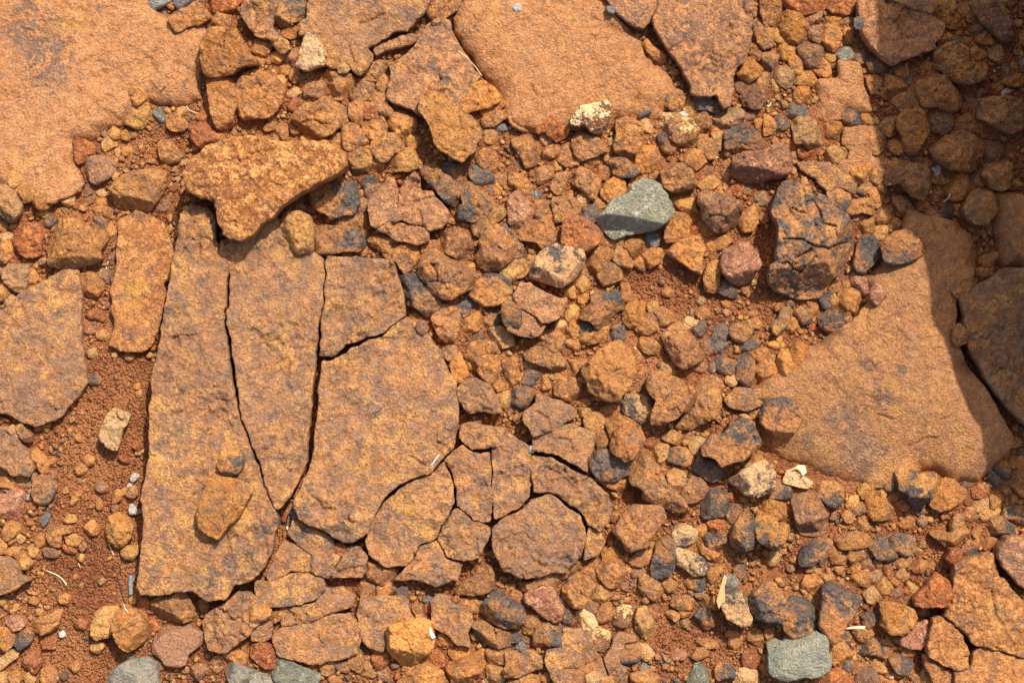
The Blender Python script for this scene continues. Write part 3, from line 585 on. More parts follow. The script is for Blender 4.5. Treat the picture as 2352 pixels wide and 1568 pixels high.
S 40 n|1691,934 1721,894 1756,849 1786,812 1811,824 1826,884 1826,934 1851,939 1876,954 1851,1009 1816,1024 1796,1012 1756,1029 1721,1047 1701,1034 1689,984|cracked brown slab piece left of the crazed slab's centre
S 40 n|1831,894 1856,839 1896,794 1921,814 1931,874 1986,879 1996,914 2051,954 2066,984 2056,1014 2026,1044 1971,1062 1946,1039 1891,1034 1851,1019 1861,984 1879,954 1831,929|crazed brown slab with a network of fine cracks, centre left
S 36 n|1724,1049 1756,1032 1796,1017 1821,1029 1891,1039 1941,1044 1969,1069 1969,1109 1921,1127 1866,1109 1816,1099 1776,1074 1731,1059|lower strip of the crazed brown slab
b 30|1679,1109 1721,1079 1776,1079 1821,1109 1836,1134 1796,1149 1761,1157 1726,1134|
b 30|1761,1164 1791,1149 1836,1124 1911,1129 1921,1159 1891,1224 1876,1264 1841,1234 1821,1199 1776,1184|brown wedge above the dark gap at the corner of the broken slab
v 22|1891,1194 1921,1144 1926,1164 1916,1209 1886,1239|
k 46|2016,754 2071,754 2136,769 2141,814 2116,844 2076,824 2031,799|charcoal stone under the lower end of the long tilted boulder
d 48|1931,794 1956,754 1996,744 2031,799 2076,829 2121,854 2111,889 2096,939 2076,939 2026,899 1991,849 1951,814|long dark brown piece leaning along the crack beside the crazed slab
k 36|2156,799 2171,754 2216,774 2266,814 2266,834 2226,857 2181,839|
D 48|2116,869 2141,839 2181,844 2231,879 2276,929 2271,944 2231,974 2241,984 2176,1014 2131,1004 2101,999 2111,944 2146,949 2121,914|orange block with a flat charcoal face left of the gravel centre
G 20|2126,844 2141,827 2166,829 2171,844 2141,842|
k 22|2221,864 2251,859 2276,894 2261,907 2226,884|
v 22|2266,829 2281,794 2306,804 2301,839 2276,844|
o 30|2301,809 2367,799 2377,864 2326,867 2306,844|
o 22|2266,854 2296,844 2309,869 2286,894 2266,879|
b 40|2166,1024 2216,994 2276,949 2321,944 2321,984 2281,1014 2246,1054 2206,1084 2181,1074|
k 26|2286,1034 2321,1022 2351,1064 2367,1094 2326,1069|
b 56|2201,1109 2226,1069 2281,1034 2326,1069 2377,1109 2387,1144 2367,1174 2321,1209 2286,1234 2241,1244 2201,1219 2181,1184 2211,1144|big rough brown boulder left of the gravel centre
v 46|2031,1079 2061,1064 2096,1084 2126,1064 2161,1074 2176,1124 2171,1164 2121,1199 2076,1174 2031,1154 2026,1114|lumpy brown rock above the rounded cracked boulder
b 60|1916,1214 1941,1169 1981,1144 2026,1152 2071,1184 2126,1209 2156,1244 2176,1279 2166,1314 2126,1344 2076,1369 2031,1364 1976,1339 1966,1299 1926,1264|rounded cracked brown boulder at the picture's centre left
d 40|1821,1279 1876,1259 1926,1269 1961,1299 1971,1344 2016,1374 2021,1399 1986,1449 1956,1444 1906,1404 1871,1404 1831,1349|dark brown lump between the broken slab and the rounded cracked boulder
D 48 h|2156,1354 2171,1309 2216,1284 2251,1264 2306,1267 2336,1294 2346,1349 2316,1374 2276,1394 2226,1402 2176,1379|dark topped ochre rock right of the rounded cracked boulder
b 40|1986,1464 2001,1414 2041,1397 2091,1414 2116,1454 2106,1504 2081,1564 2051,1568 2006,1524 1991,1494|
k 30|2101,1404 2131,1382 2171,1384 2186,1414 2166,1452 2131,1439 2106,1429|
o 40|2121,1484 2161,1459 2206,1427 2216,1459 2216,1504 2171,1519 2126,1534 2111,1519|
d 34|2221,1454 2251,1434 2291,1444 2291,1484 2256,1504 2221,1479|
k 28|2166,1544 2206,1519 2234,1539 2221,1557 2176,1554|
d 50|2311,1399 2346,1369 2387,1384 2392,1484 2367,1519 2321,1494 2309,1449|
y 32|2296,1244 2326,1219 2377,1224 2387,1269 2341,1299 2321,1284|
t 30|2241,1514 2296,1504 2346,1534 2357,1584 2291,1594 2256,1564|
o 26|1876,1429 1911,1429 1941,1459 1926,1494 1896,1484|
v 24|1911,1494 1946,1474 1961,1504 1956,1544 1926,1524|
d 24|2116,1224 2156,1234 2216,1244 2221,1269 2191,1274 2156,1264|
o 18|1636,1154 1656,1144 1681,1129 1681,1164 1661,1172|
y 22|1651,1064 1676,1059 1696,1074 1676,1094 1656,1084|
o 24|1931,1139 1971,1114 2021,1104 2026,1144 1986,1139 1941,1164|
E 70 v|2750,1009 2777,979 2797,944 2832,914 2882,902 2905,889 2907,864 2937,829 2957,817 2997,829 3037,854 3062,899 3082,939 3090,969 3087,999 3052,1029 2992,1054 2922,1064 2872,1074 2832,1087 2792,1074 2762,1049|pale grey-green angular rock near the picture's centre
o 40|2337,804 2397,804 2427,834 2447,874 2432,909 2392,879 2352,849 2337,844|
g 18|2437,899 2452,869 2472,872 2485,897 2467,917 2447,914|
b 36|2452,794 2482,764 2532,769 2540,819 2522,849 2487,854 2462,824|
b 40|2532,849 2557,799 2602,789 2622,804 2597,839 2592,894 2567,894 2532,869|
b 42 f|2627,834 2647,794 2662,774 2707,784 2762,829 2752,864 2727,919 2702,894 2672,869|
b 28|2732,794 2752,764 2797,769 2807,814 2772,829|
d 34|2817,789 2847,759 2917,759 2932,794 2902,814 2852,812|
o 28|2940,789 2967,769 2997,779 3002,794 2967,814 2942,807|
b 34|2980,809 3007,784 3032,794 3037,844 3002,829|
o 38|2765,884 2792,839 2827,814 2857,814 2872,849 2872,889 2832,909 2797,929 2767,904|
o 24|2887,874 2902,829 2927,817 2927,839 2907,869 2897,894|
b 56 f|3037,794 3052,769 3132,754 3187,794 3202,839 3182,859 3132,869 3092,877 3052,854|broad tan block just right of the top of the grey-green rock
v 24|3227,774 3292,769 3287,794 3252,809|
b 28|3297,774 3347,769 3360,804 3347,834 3317,824|
y 34|3207,849 3247,819 3302,814 3312,834 3282,859 3257,884 3227,869|
o 24|3202,814 3222,794 3247,814 3217,834|
b 30|3267,879 3307,844 3327,879 3322,909 3287,894|
r 24|3357,859 3377,842 3412,844 3415,874 3382,882 3357,879|
k 22|3417,864 3422,844 3457,849 3457,874 3427,879|
t 30|3460,894 3472,879 3517,874 3543,894 3533,934 3497,939 3462,919|
R 50|2332,914 2372,874 2392,889 2427,924 2452,979 2452,1014 2402,1049 2372,1064 2337,1019|pinkish red rock with a white vein near the picture's centre
b 34|2442,939 2482,914 2532,919 2537,964 2547,994 2542,1029 2507,1009 2462,999 2450,974|
b 40 f|2537,934 2552,904 2607,902 2652,929 2662,974 2617,994 2577,1019 2552,1022 2547,974|
p 44|2647,909 2672,894 2702,899 2705,929 2677,954 2662,949|
k 36|2662,974 2697,944 2732,939 2752,979 2752,1024 2737,1029 2702,1009 2672,994|
y 26|2732,934 2752,909 2792,934 2777,964 2757,979 2742,964|
o 44|2372,1069 2417,1039 2462,999 2502,997 2537,1024 2547,1069 2542,1114 2497,1144 2467,1109 2427,1099 2392,1094|bright orange lump above the pale crumbly stone
r 56|2577,1104 2592,1034 2617,999 2652,992 2702,1014 2742,1044 2765,1079 2747,1119 2702,1154 2672,1144 2632,1129 2592,1129|rust red boulder below left of the grey-green rock
C 66|2437,1244 2457,1199 2482,1154 2522,1139 2552,1124 2597,1129 2632,1139 2677,1149 2687,1184 2677,1224 2642,1264 2602,1299 2567,1314 2522,1304 2477,1284 2442,1274|pale crumbly cream stone with black faces at the centre
o 36|2692,1214 2712,1154 2752,1134 2792,1137 2812,1169 2792,1199 2762,1224 2727,1259 2697,1239|
o 30|2762,1084 2787,1074 2827,1099 2812,1129 2777,1129 2752,1124|
y 26|2810,1139 2832,1104 2875,1079 2875,1114 2857,1129 2832,1149|
o 38|2875,1129 2882,1089 2907,1079 2952,1084 2960,1124 2972,1144 2937,1164 2897,1174 2877,1154|
g 28|2962,1104 2972,1072 3002,1064 3027,1079 3030,1114 3007,1139 2977,1134|small round grey pebble below the grey-green rock
o 36|2952,1169 2992,1144 3042,1144 3052,1179 3017,1209 2982,1229 2962,1199|
o 26|2912,1209 2952,1174 2962,1224 2957,1244 2922,1224|
b 34|2812,1164 2857,1129 2877,1154 2907,1209 2897,1234 2852,1224 2817,1194|
o 36 f|3072,1159 3102,1129 3177,1089 3212,1094 3232,1144 3217,1209 3222,1254 3172,1229 3117,1189|big orange triangular plate on the red soil right of centre
o 30 f|3057,1094 3067,1024 3092,974 3147,979 3175,1004 3157,1044 3162,1084 3102,1109 3067,1109|
y 40|3090,924 3112,897 3132,899 3187,914 3192,949 3177,979 3147,974 3122,959 3097,939|knobbly amber lump right of the grey-green rock
r 24|3157,1064 3192,1024 3212,1044 3202,1074 3162,1089|
v 60|3210,919 3217,884 3247,879 3317,899 3377,924 3407,944 3402,984 3397,1024 3352,1054 3297,1062 3257,1034 3232,999 3227,954|big cracked brown boulder with a black lower right end, right of centre
b 28|3217,1024 3232,1004 3277,1054 3277,1084 3232,1079|
o 34|3397,984 3427,949 3457,949 3480,979 3477,1019 3452,1059 3412,1064 3397,1029|
o 18|3452,939 3497,944 3507,974 3477,979|
o 26|3227,1094 3252,1089 3282,1124 3282,1154 3247,1134|
o 28|3287,1104 3342,1084 3362,1104 3312,1154 3292,1144|
R 66|3320,1209 3332,1154 3397,1114 3442,1119 3477,1159 3492,1209 3472,1249 3457,1289 3402,1309 3357,1284 3327,1249|round pinkish brown stone on the red soil right of centre
o 34 f|3237,1284 3252,1219 3282,1197 3310,1199 3307,1244 3297,1304 3287,1339 3247,1334|
k 30|3300,1314 3312,1279 3347,1284 3387,1334 3382,1369 3342,1359 3302,1339|dark grey flat stone below left of the round pinkish stone
b 40 f|2745,1264 2767,1234 2802,1209 2852,1249 2857,1279 2812,1299 2767,1309|
o 22|3217,1224 3247,1209 3252,1234 3232,1249|
o 22|3047,1339 3067,1324 3092,1339 3082,1357 3052,1357|
o 30|2857,1309 2887,1304 2892,1344 2942,1364 2902,1384 2872,1394 2857,1359|
o 30|2660,1364 2687,1354 2720,1364 2720,1389 2692,1409 2662,1394|
d 54|2662,1454 2717,1399 2722,1359 2747,1339 2802,1349 2832,1334 2862,1399 2857,1419 2812,1439 2787,1494 2747,1514 2722,1479 2682,1464|spiky dark brown rock below the pale crumbly stone
o 46|2862,1439 2882,1399 2927,1377 2957,1389 2960,1429 2942,1494 2897,1507 2862,1474|
b 42|2922,1509 2952,1459 2987,1439 3012,1469 3020,1509 2987,1534 2942,1529|
o 36|3007,1429 3037,1414 3077,1429 3097,1469 3052,1494 3022,1489 3027,1459|
y 22|2975,1414 2992,1387 3020,1389 3022,1414 2992,1439|
S 50 n|2357,1349 2382,1304 2432,1304 2482,1334 2522,1359 2567,1374 2602,1369 2597,1414 2582,1449 2522,1484 2492,1484 2447,1449 2397,1414 2362,1389|dark brown slab block under the pale crumbly stone
S 46 n|2352,1409 2392,1422 2447,1459 2507,1499 2477,1539 2442,1549 2382,1539 2332,1519 2312,1459|dark brown slab half below the block under the pale crumbly stone
p 26|2532,1504 2552,1479 2597,1479 2602,1504 2572,1522 2542,1519|
y 24|2597,1449 2622,1404 2652,1424 2647,1469 2612,1474|
p 20|2627,1409 2647,1397 2662,1424 2652,1439|
y 34|2647,1304 2672,1269 2702,1289 2697,1324 2662,1349|
y 26|2597,1334 2642,1304 2652,1344 2632,1369 2607,1359|
t 16|2667,1249 2682,1229 2705,1259 2682,1274|
o 30|2602,1519 2632,1474 2657,1489 2652,1539 2622,1568 2607,1549|
k 36|2657,1494 2677,1469 2727,1479 2737,1519 2702,1539 2672,1529|
o 30|2657,1534 2717,1539 2752,1509 2797,1499 2787,1534 2767,1569 2702,1579 2662,1564|
k 44|2785,1529 2812,1489 2882,1504 2892,1539 2882,1568 2832,1572 2792,1549|
b 34|2472,1559 2502,1519 2562,1519 2592,1549 2582,1584 2502,1594|
y 46|3042,1544 3077,1504 3117,1479 3142,1509 3172,1568 3152,1604 3077,1604|
p 30|3132,1484 3162,1457 3197,1479 3212,1474 3192,1504 3162,1519|
k 34|3172,1534 3202,1499 3232,1469 3247,1514 3227,1539 3197,1552|
k 36|3277,1549 3287,1514 3327,1484 3337,1524 3327,1564 3287,1569|
o 28|3197,1439 3222,1409 3257,1429 3257,1464 3227,1469|
b 40|3347,1519 3377,1494 3452,1474 3457,1514 3442,1549 3402,1568 3367,1559|
o 24|3447,1479 3472,1459 3497,1489 3497,1509 3457,1499|
v 18|3322,1429 3337,1424 3355,1439 3337,1452|
o 18|3317,1384 3342,1374 3355,1404 3332,1412|
p 12|3202,1384 3222,1367 3240,1374 3222,1397|
k 10|3030,1294 3042,1287 3050,1299 3037,1307|
g 12|3232,1194 3247,1184 3257,1202 3245,1209|
W 16|3302,1159 3315,1154 3317,1167|
y 30|2332,1199 2402,1189 2432,1249 2392,1274 2332,1279|
b 30|2402,1184 2452,1159 2477,1164 2452,1209 2432,1234 2417,1214|
r 26|2422,1104 2462,1109 2487,1144 2472,1157 2432,1129|
v 36|2322,1064 2352,1054 2382,1104 2412,1144 2417,1164 2372,1184 2322,1179|
K 90|3603,829 3633,819 3678,839 3738,879 3808,919 3873,969 3908,1009 3913,1074 3933,1109 3928,1184 3888,1234 3838,1279 3808,1324 3783,1359 3718,1372 3653,1354 3568,1324 3543,1284 3543,1224 3573,1199 3578,1104 3583,1034 3553,984 3558,934 3583,874|large black and ochre crazed boulder right of centre
D 44|3803,889 3823,864 3868,869 3908,899 3898,939 3878,969 3828,934|charcoal stone resting against the top of the large black and ochre boulder
o 36|3913,789 3928,764 4008,764 3998,799 3968,829 3923,814|
b 34|4001,809 4018,774 4058,769 4063,814 4033,842 4008,829|
D 30|3941,869 3973,849 3998,854 3993,884 3958,904 3943,889|
o 26|3993,869 4013,854 4033,894 4043,939 4028,954 4008,919|
o 36 f|3886,959 3908,929 3958,919 3993,914 4033,969 4008,984 3958,969 3903,989|
o 26|3948,994 3953,972 3981,984 3978,1004 3958,1014|
o 26|3948,1039 3998,994 4023,1004 4008,1064 3978,1074 3948,1069|
b 22|3903,994 3928,979 3948,994 3938,1009 3908,1014|
y 34|4018,1069 4033,1039 4068,1039 4093,1074 4083,1099 4058,1109 4028,1094|
D 44 f|3923,1229 3943,1109 3978,1082 4018,1084 4038,1129 4038,1174 4003,1209 3968,1254 3938,1249|split orange and charcoal slice right of the large black and ochre boulder
D 64 u|4048,1139 4073,1099 4108,1074 4148,1062 4188,1074 4223,1109 4253,1129 4243,1164 4193,1184 4168,1204 4118,1209 4068,1214 4058,1179|orange boulder with a black underside on the edge of the shadow
R 30|3901,1254 3928,1249 3978,1279 4001,1314 3978,1354 3948,1334 3913,1294|
R 38|3998,1339 4023,1304 4058,1329 4071,1359 4058,1389 4028,1397 4003,1369|
o 46|3843,1369 3873,1334 3923,1329 3963,1359 3963,1399 3928,1434 3888,1439 3858,1409|round orange stone at the lower right of the large black and ochre boulder
D 46|3768,1374 3798,1342 3833,1349 3846,1384 3843,1424 3823,1434 3783,1409|
k 52|3758,1449 3778,1419 3828,1429 3873,1439 3888,1479 3858,1514 3823,1534 3798,1519 3773,1499|charcoal angular stone on the edge of the big smooth slab at right
o 26|3808,1329 3828,1304 3858,1299 3871,1324 3838,1339|
o 24|3868,1314 3878,1289 3913,1304 3908,1324 3883,1327|
t 36|3553,1499 3583,1449 3593,1419 3628,1412 3651,1434 3638,1464 3618,1484 3598,1514 3573,1537 3558,1524|
o 30|3611,1504 3633,1459 3658,1464 3663,1499 3638,1524 3618,1524|
d 38|3651,1434 3678,1412 3713,1419 3731,1449 3723,1479 3688,1489 3668,1464|
o 30|3698,1414 3723,1392 3753,1404 3751,1439 3733,1449|
r 22|3721,1469 3743,1452 3758,1469 3748,1489 3723,1484|
o 20|3563,1409 3583,1397 3603,1414 3588,1429 3566,1427|
v 18|3613,1389 3638,1379 3648,1404 3623,1409|
v 24|3881,1454 3908,1449 3913,1469 3893,1489|
v 20|3858,1274 3883,1259 3898,1284 3873,1294|
v 62|4078,764 4248,754 4273,814 4273,849 4248,914 4198,899 4143,839 4078,839|mauve brown wedge in the shade above the dark striped rock
D 42|4108,924 4113,889 4173,894 4213,924 4193,954 4158,994 4128,954|dark striped rock in the shade above the big smooth slab
b 30|4023,854 4043,834 4073,849 4073,894 4048,894|
b 34|4033,994 4058,964 4108,959 4111,989 4078,1014 4053,1032 4031,1019|
b 30|4076,1034 4103,999 4143,1019 4138,1044 4108,1069 4083,1054|
b 22|4208,934 4243,919 4263,939 4248,969 4213,959|
b 30 f|4253,984 4278,954 4323,994 4323,1014 4303,1029 4268,1009|
D 32|4318,979 4348,939 4378,944 4383,984 4353,999 4328,994|shaded stone with a black window-like patch above the big smooth slab
b 34|4283,889 4293,859 4328,859 4343,884 4328,914 4298,922|
o 54|4353,889 4363,839 4398,804 4443,799 4448,849 4463,889 4453,909 4398,917 4363,914|rusty rock in the shade between the pale twig and the dark-eyed stone
D 40|4458,814 4483,794 4528,809 4531,839 4478,882 4461,869|dark-eyed small stone in the upper right shade
b 30|4278,819 4308,802 4368,809 4363,829 4323,844 4288,834|
b 56|4518,799 4558,754 4638,754 4653,809 4648,849 4608,874 4558,859 4543,819|
y 20|4653,839 4673,824 4688,844 4673,859|
b 56|4438,954 4468,894 4523,864 4573,884 4568,929 4573,969 4528,1029 4488,1029 4453,1009|egg-shaped brown rock in the shade at right
b 26|4458,1054 4478,1029 4518,1044 4518,1074 4483,1074|
b 20|4523,1054 4533,1014 4553,1014 4548,1054 4533,1067|
o 34|4503,1204 4513,1179 4568,1164 4608,1164 4613,1199 4573,1219 4528,1219|
b 30|4473,1264 4493,1239 4543,1219 4563,1229 4558,1259 4508,1294 4483,1284|
b 32|4373,1324 4403,1279 4453,1264 4483,1289 4473,1314 4428,1349 4403,1364 4383,1344|
b 26|4381,1524 4403,1489 4423,1514 4443,1564 4403,1584 4383,1564|
S 50 a|4578,879 4628,874 4678,899 4739,934 4739,1229 4628,1224 4608,1174 4593,1104 4573,1009 4578,949|shaded brown slab against the right edge, upper of two
S 58|4413,1369 4453,1329 4528,1289 4578,1254 4618,1229 4739,1232 4739,1975 4663,1909 4598,1839 4538,1759 4478,1634 4443,1564 4423,1494 4433,1444|large shaded brown slab against the right edge with a jagged left side
S 20 f|3713,774 3748,754 3838,764 3908,814 3938,849 3928,894 3868,864 3803,879 3768,844|sloping orange flake above the large black and ochre boulder
S 46 q|3430,1830 3520,1740 3630,1690 3700,1600 3780,1580 3840,1520 3920,1480 4000,1380 3980,1280 4040,1230 4120,1150 4180,960 4260,980 4400,1030 4480,1080 4510,1180 4470,1260 4390,1360 4390,1560 4460,1700 4536,1800 4596,1920 4660,2020 4620,2090 4580,2180 4520,2220 4400,2240 4320,2180 4260,2180 4160,2160 4120,2240 3920,2250 3780,2220 3700,2160 3600,2140 3500,2060 3500,1960 3484,1880|great smooth orange slab at right crossed by the shadow edge
c 44 b|493,1908 525,1883 588,1901 575,1948 550,2008 530,2063 500,2053 458,2013 475,1958|straw-coloured brick of stone standing on the red soil at left
r 16 f|518,1878 540,1833 575,1823 585,1848 570,1888 540,1883|
D 88|1005,2133 1030,2063 1070,2038 1085,2073 1130,2098 1120,2128 1090,2163 1055,2183 1030,2168|black and ochre nub sitting on the tallest slab
o 40|135,2093 155,2058 195,2088 223,2123 215,2173 180,2163 150,2128|oblong orange stone at the rim of the red soil at left
d 44|155,2213 190,2183 225,2193 250,2238 235,2283 210,2313 175,2321 150,2268|ribbed brown stone at the left beside the blue grey twig
y 24|75,2173 95,2161 115,2188 100,2208 78,2198|
t 22|90,2218 125,2196 150,2208 130,2238 100,2241|
o 28|-20,2203 40,2188 83,2213 70,2246 30,2233 -20,2228|
R 26|-20,2268 30,2233 80,2248 120,2283 120,2328 75,2378 -20,2388|pale pinkish rock at the left edge below the orange stones
o 24|-20,2133 15,2133 40,2163 30,2183 -20,2173|
S 30|-20,1963 35,1963 80,2003 90,2043 130,2073 135,2108 160,2148 135,2188 100,2173 60,2183 30,2153 -20,2128|brown slab corner at the left edge below the tan slab
p 18|43,1968 60,1956 78,1973 65,1993 45,1986|
y 20|75,1963 95,1951 110,1978 90,1993|
v 20|90,2008 115,1978 140,1998 135,2028 105,2023|
d 22|410,1738 440,1723 458,1748 445,1768 420,1763|
y 10|628,1803 645,1791 650,1813 633,1823|
o 14|373,2108 400,2088 428,2108 420,2133 390,2138|
o 12|348,2158 370,2133 400,2143 385,2173 355,2176|
o 10|335,2018 360,1993 373,2013 360,2031|
b 12|428,2223 465,2213 495,2238 490,2263 450,2253|
W 10|603,2193 613,2176 635,2186 608,2208|
W 8|590,2228 598,2223 603,2238 593,2241|
y 14|323,2313 340,2273 353,2293 335,2316|
o 12|345,2268 368,2258 368,2278 350,2286|
v 18|585,2243 620,2238 630,2268 605,2288 585,2273|
o 16|515,2268 535,2251 560,2263 550,2293 520,2313|
o 14|443,2318 455,2291 468,2313 463,2338 450,2338|
o 10|560,2253 575,2243 583,2263 568,2273|
v 10|220,2173 245,2158 260,2183 240,2196|
o 10|290,2248 305,2241 308,2258 293,2261|
v 14|508,2333 530,2316 540,2343 520,2358|
p 8|515,1628 530,1621 535,1636 520,1641|
o 14|615,1768 635,1763 640,1781 620,1783|
b 14|570,1633 595,1608 615,1633 590,1658|
p 16|405,1613 430,1603 440,1633 425,1643 405,1633|
r 14|610,2048 640,2036 655,2053 635,2066|
p 8|625,2078 640,2071 643,2083 630,2086|
p 8|645,2061 656,2061 655,2073 646,2073|
r 18|120,2318 155,2308 165,2333 135,2343|
r 12|540,2098 570,2093 590,2118 565,2123|
W 14|595,2333 605,2318 620,2338 640,2353 600,2358|
t 34|2021,1608 2036,1593 2091,1593 2101,1618 2086,1668 2046,1643|
o 28|2071,1678 2106,1623 2131,1663 2151,1723 2126,1748 2101,1768 2086,1723|
b 46|2149,1613 2156,1578 2206,1568 2271,1578 2294,1622 2236,1624 2186,1642 2156,1637|upper half of the rounded brown stone split by one crack
b 46|2156,1652 2201,1645 2236,1632 2291,1634 2306,1728 2291,1753 2251,1758 2206,1723 2171,1688|lower half of the rounded brown stone split by one crack
S 38|2101,1783 2151,1738 2186,1733 2251,1768 2276,1803 2301,1888 2266,1898 2216,1888 2156,1893 2126,1873 2106,1838|pale orange slab piece touching the right side of the egg-shaped slab
y 28|2279,1806 2331,1793 2346,1828 2326,1878 2299,1863|
o 18|2251,1766 2296,1748 2336,1778 2286,1793|
b 36|2311,1658 2367,1643 2387,1743 2352,1768 2321,1733|
S 36|2116,1948 2171,1938 2226,1953 2321,1963 2316,1983 2276,2038 2226,2058 2171,2065 2136,2033 2114,2008|small crackled plate above the crazed pavement at centre
S 38|1680,2480 1700,2430 1750,2340 1794,2280 1864,2224 2000,2156 2036,2128 2056,2174 2076,2224 2086,2300 2056,2366 2016,2426 2004,2472 1916,2506 1892,2576 1864,2596 1760,2600 1690,2540|left plate of the crazed pavement below the egg-shaped slab
S 38|2044,2120 2072,2090 2120,2040 2176,2084 2244,2084 2254,2180 2260,2300 2252,2396 2220,2396 2140,2356 2100,2312 2096,2240 2080,2174|long upper plate at the middle of the crazed pavement
S 38|2264,2040 2330,1980 2380,2020 2432,2060 2440,2180 2426,2276 2376,2334 2316,2364 2272,2380 2268,2280 2262,2140|upper right plate of the crazed pavement beside a straight crack
S 38|2096,2326 2136,2366 2216,2406 2246,2430 2236,2480 2196,2560 2130,2576 2060,2554 2014,2480 2028,2430 2062,2380|small middle plate of the crazed pavement
S 34|1900,2584 1926,2516 2004,2486 2052,2562 2120,2592 2100,2660 2000,2690 1900,2660 1810,2660 1870,2604|lowest small plate of the crazed pavement with dark lower rim
S 42|2264,2434 2294,2394 2380,2354 2444,2294 2520,2274 2600,2324 2666,2374 2686,2460 2666,2560 2600,2620 2500,2644 2380,2650 2320,2620 2280,2560 2264,2500|largest rounded plate of the crazed pavement at lower centre
S 40|2440,2110 2454,2090 2540,2106 2620,2156 2690,2186 2730,2220 2790,2270 2810,2330 2790,2400 2754,2434 2704,2406 2674,2356 2604,2300 2524,2260 2454,2256 2444,2180|curved right-hand plate of the crazed pavement
S 32|2694,2470 2708,2420 2760,2444 2780,2480 2740,2550 2684,2570|
S 44|2442,2018 2497,1989 2572,1964 2632,1949 2702,1973 2735,1993 2722,2063 2697,2118 2697,2163 2632,2123 2567,2088 2502,2073 2447,2068|pointed crackled plate above the curved plate of the crazed pavement
S 46|2400,1898 2462,1848 2457,1808 2517,1823 2612,1853 2652,1878 2642,1918 2577,1952 2542,1977 2452,2002 2432,1968 2402,1928|upper crackled plate stacked above the pointed crackled plate
o 74|2677,1688 2727,1653 2752,1613 2802,1583 2842,1573 2897,1608 2912,1648 2912,1728 2882,1783 2847,1833 2802,1838 2742,1818 2702,1798 2697,1758 2677,1718|large rugged orange boulder right of and below the picture's centre
b 42|2412,1628 2447,1593 2502,1603 2542,1633 2572,1628 2597,1673 2592,1718 2552,1703 2517,1683 2467,1663 2422,1653|
v 32|2467,1573 2572,1558 2577,1608 2552,1618 2507,1598|
b 26|2587,1568 2662,1558 2662,1603 2637,1611 2592,1598|
p 28|2395,1673 2437,1658 2477,1678 2472,1693 2407,1688|cream sliver of stone left of the large rugged orange boulder
y 20|2372,1723 2402,1703 2417,1718 2402,1741 2372,1738|
k 36|2407,1733 2422,1703 2482,1703 2487,1748 2452,1773 2422,1778 2405,1763|
b 30|2490,1708 2517,1723 2525,1778 2490,1788 2485,1758|
b 46|2550,1773 2572,1743 2632,1738 2672,1768 2677,1818 2642,1848 2587,1833 2552,1808|
b 38|2602,1678 2627,1648 2697,1653 2682,1683 2677,1738 2642,1738 2622,1713|
d 42|2332,1798 2402,1778 2447,1788 2452,1838 2422,1878 2382,1868 2332,1863|
C 52|2845,1868 2857,1838 2897,1813 2952,1818 2992,1833 2992,1883 2977,1923 2942,1938 2897,1908 2857,1898|small pale crumbly stone with a black side below the rugged orange boulder
b 64 f|2972,1758 2997,1718 3047,1716 3112,1743 3162,1778 3197,1818 3177,1863 3152,1888 3097,1918 3032,1948 2997,1948 2997,1898 3022,1838 2982,1788|flat brown rock overhanging a dark hole right of the small pale crumbly stone
b 42|3167,1773 3202,1733 3252,1723 3302,1728 3327,1763 3307,1808 3312,1863 3287,1908 3232,1943 3172,1968 3112,1973 3137,1928 3192,1868 3202,1813|broad brown rock tucked behind the flat brown overhanging rock
b 58|3067,1598 3072,1548 3172,1538 3192,1588 3232,1623 3237,1643 3197,1668 3142,1691 3102,1658 3087,1623|
o 42|2932,1593 2947,1548 3012,1568 3040,1603 3017,1626 2972,1621|
d 36|3222,1558 3282,1553 3277,1598 3297,1623 3252,1628 3227,1598|
k 30|3275,1593 3302,1568 3337,1578 3345,1608 3317,1623 3282,1613|
k 36|3402,1578 3467,1558 3497,1573 3442,1613 3407,1608|
D 40|3177,1688 3207,1658 3247,1653 3252,1683 3212,1718 3182,1708|
r 28|3135,1708 3162,1693 3177,1718 3157,1756 3137,1743|
k 24|3247,1673 3277,1658 3292,1693 3267,1713 3250,1703|
D 42|3287,1648 3332,1643 3382,1663 3387,1698 3352,1718 3312,1713 3297,1683|
p 24|3342,1723 3377,1713 3385,1753 3362,1773 3337,1753|
d 42|3392,1658 3422,1623 3462,1643 3462,1698 3457,1763 3427,1773 3387,1733 3385,1688|
o 32|3437,1618 3477,1593 3527,1603 3522,1633 3487,1663 3462,1658|
o 48|3462,1713 3497,1653 3553,1648 3553,1758 3497,1753 3467,1733|
p 36|3037,1668 3062,1653 3097,1678 3102,1713 3067,1723 3042,1703|
o 20|2937,1703 2962,1683 2972,1713 2947,1733 2922,1733|
b 22|2927,1613 2962,1633 2952,1653 2917,1643|
d 24|2922,1763 2957,1743 2967,1768 2942,1798 2917,1788|
o 46|2787,1888 2817,1878 2852,1913 2902,1933 2942,1963 2937,1988 2882,1958 2832,2008 2812,2013 2792,1963|
o 68|2805,2048 2832,1983 2867,1953 2907,1963 2947,1988 2960,2028 2932,2073 2902,2103 2872,2118 2842,2093 2812,2073|lumpy orange rock standing over a dark grey one, lower right of centre
y 28|2652,1878 2702,1868 2727,1888 2712,1913 2662,1913|
y 38|2682,1933 2727,1898 2762,1898 2780,1938 2762,1983 2732,1983 2692,1963|
d 34|2737,1998 2762,1968 2792,1988 2807,2028 2782,2078 2737,2058|
k 42|2707,2123 2727,2083 2777,2068 2832,2088 2902,2103 2907,2158 2872,2183 2817,2203 2762,2203 2722,2163|dark grey slab-like stone under the lumpy orange rock
o 34|2752,2206 2817,2211 2877,2191 2877,2238 2852,2258 2802,2233|
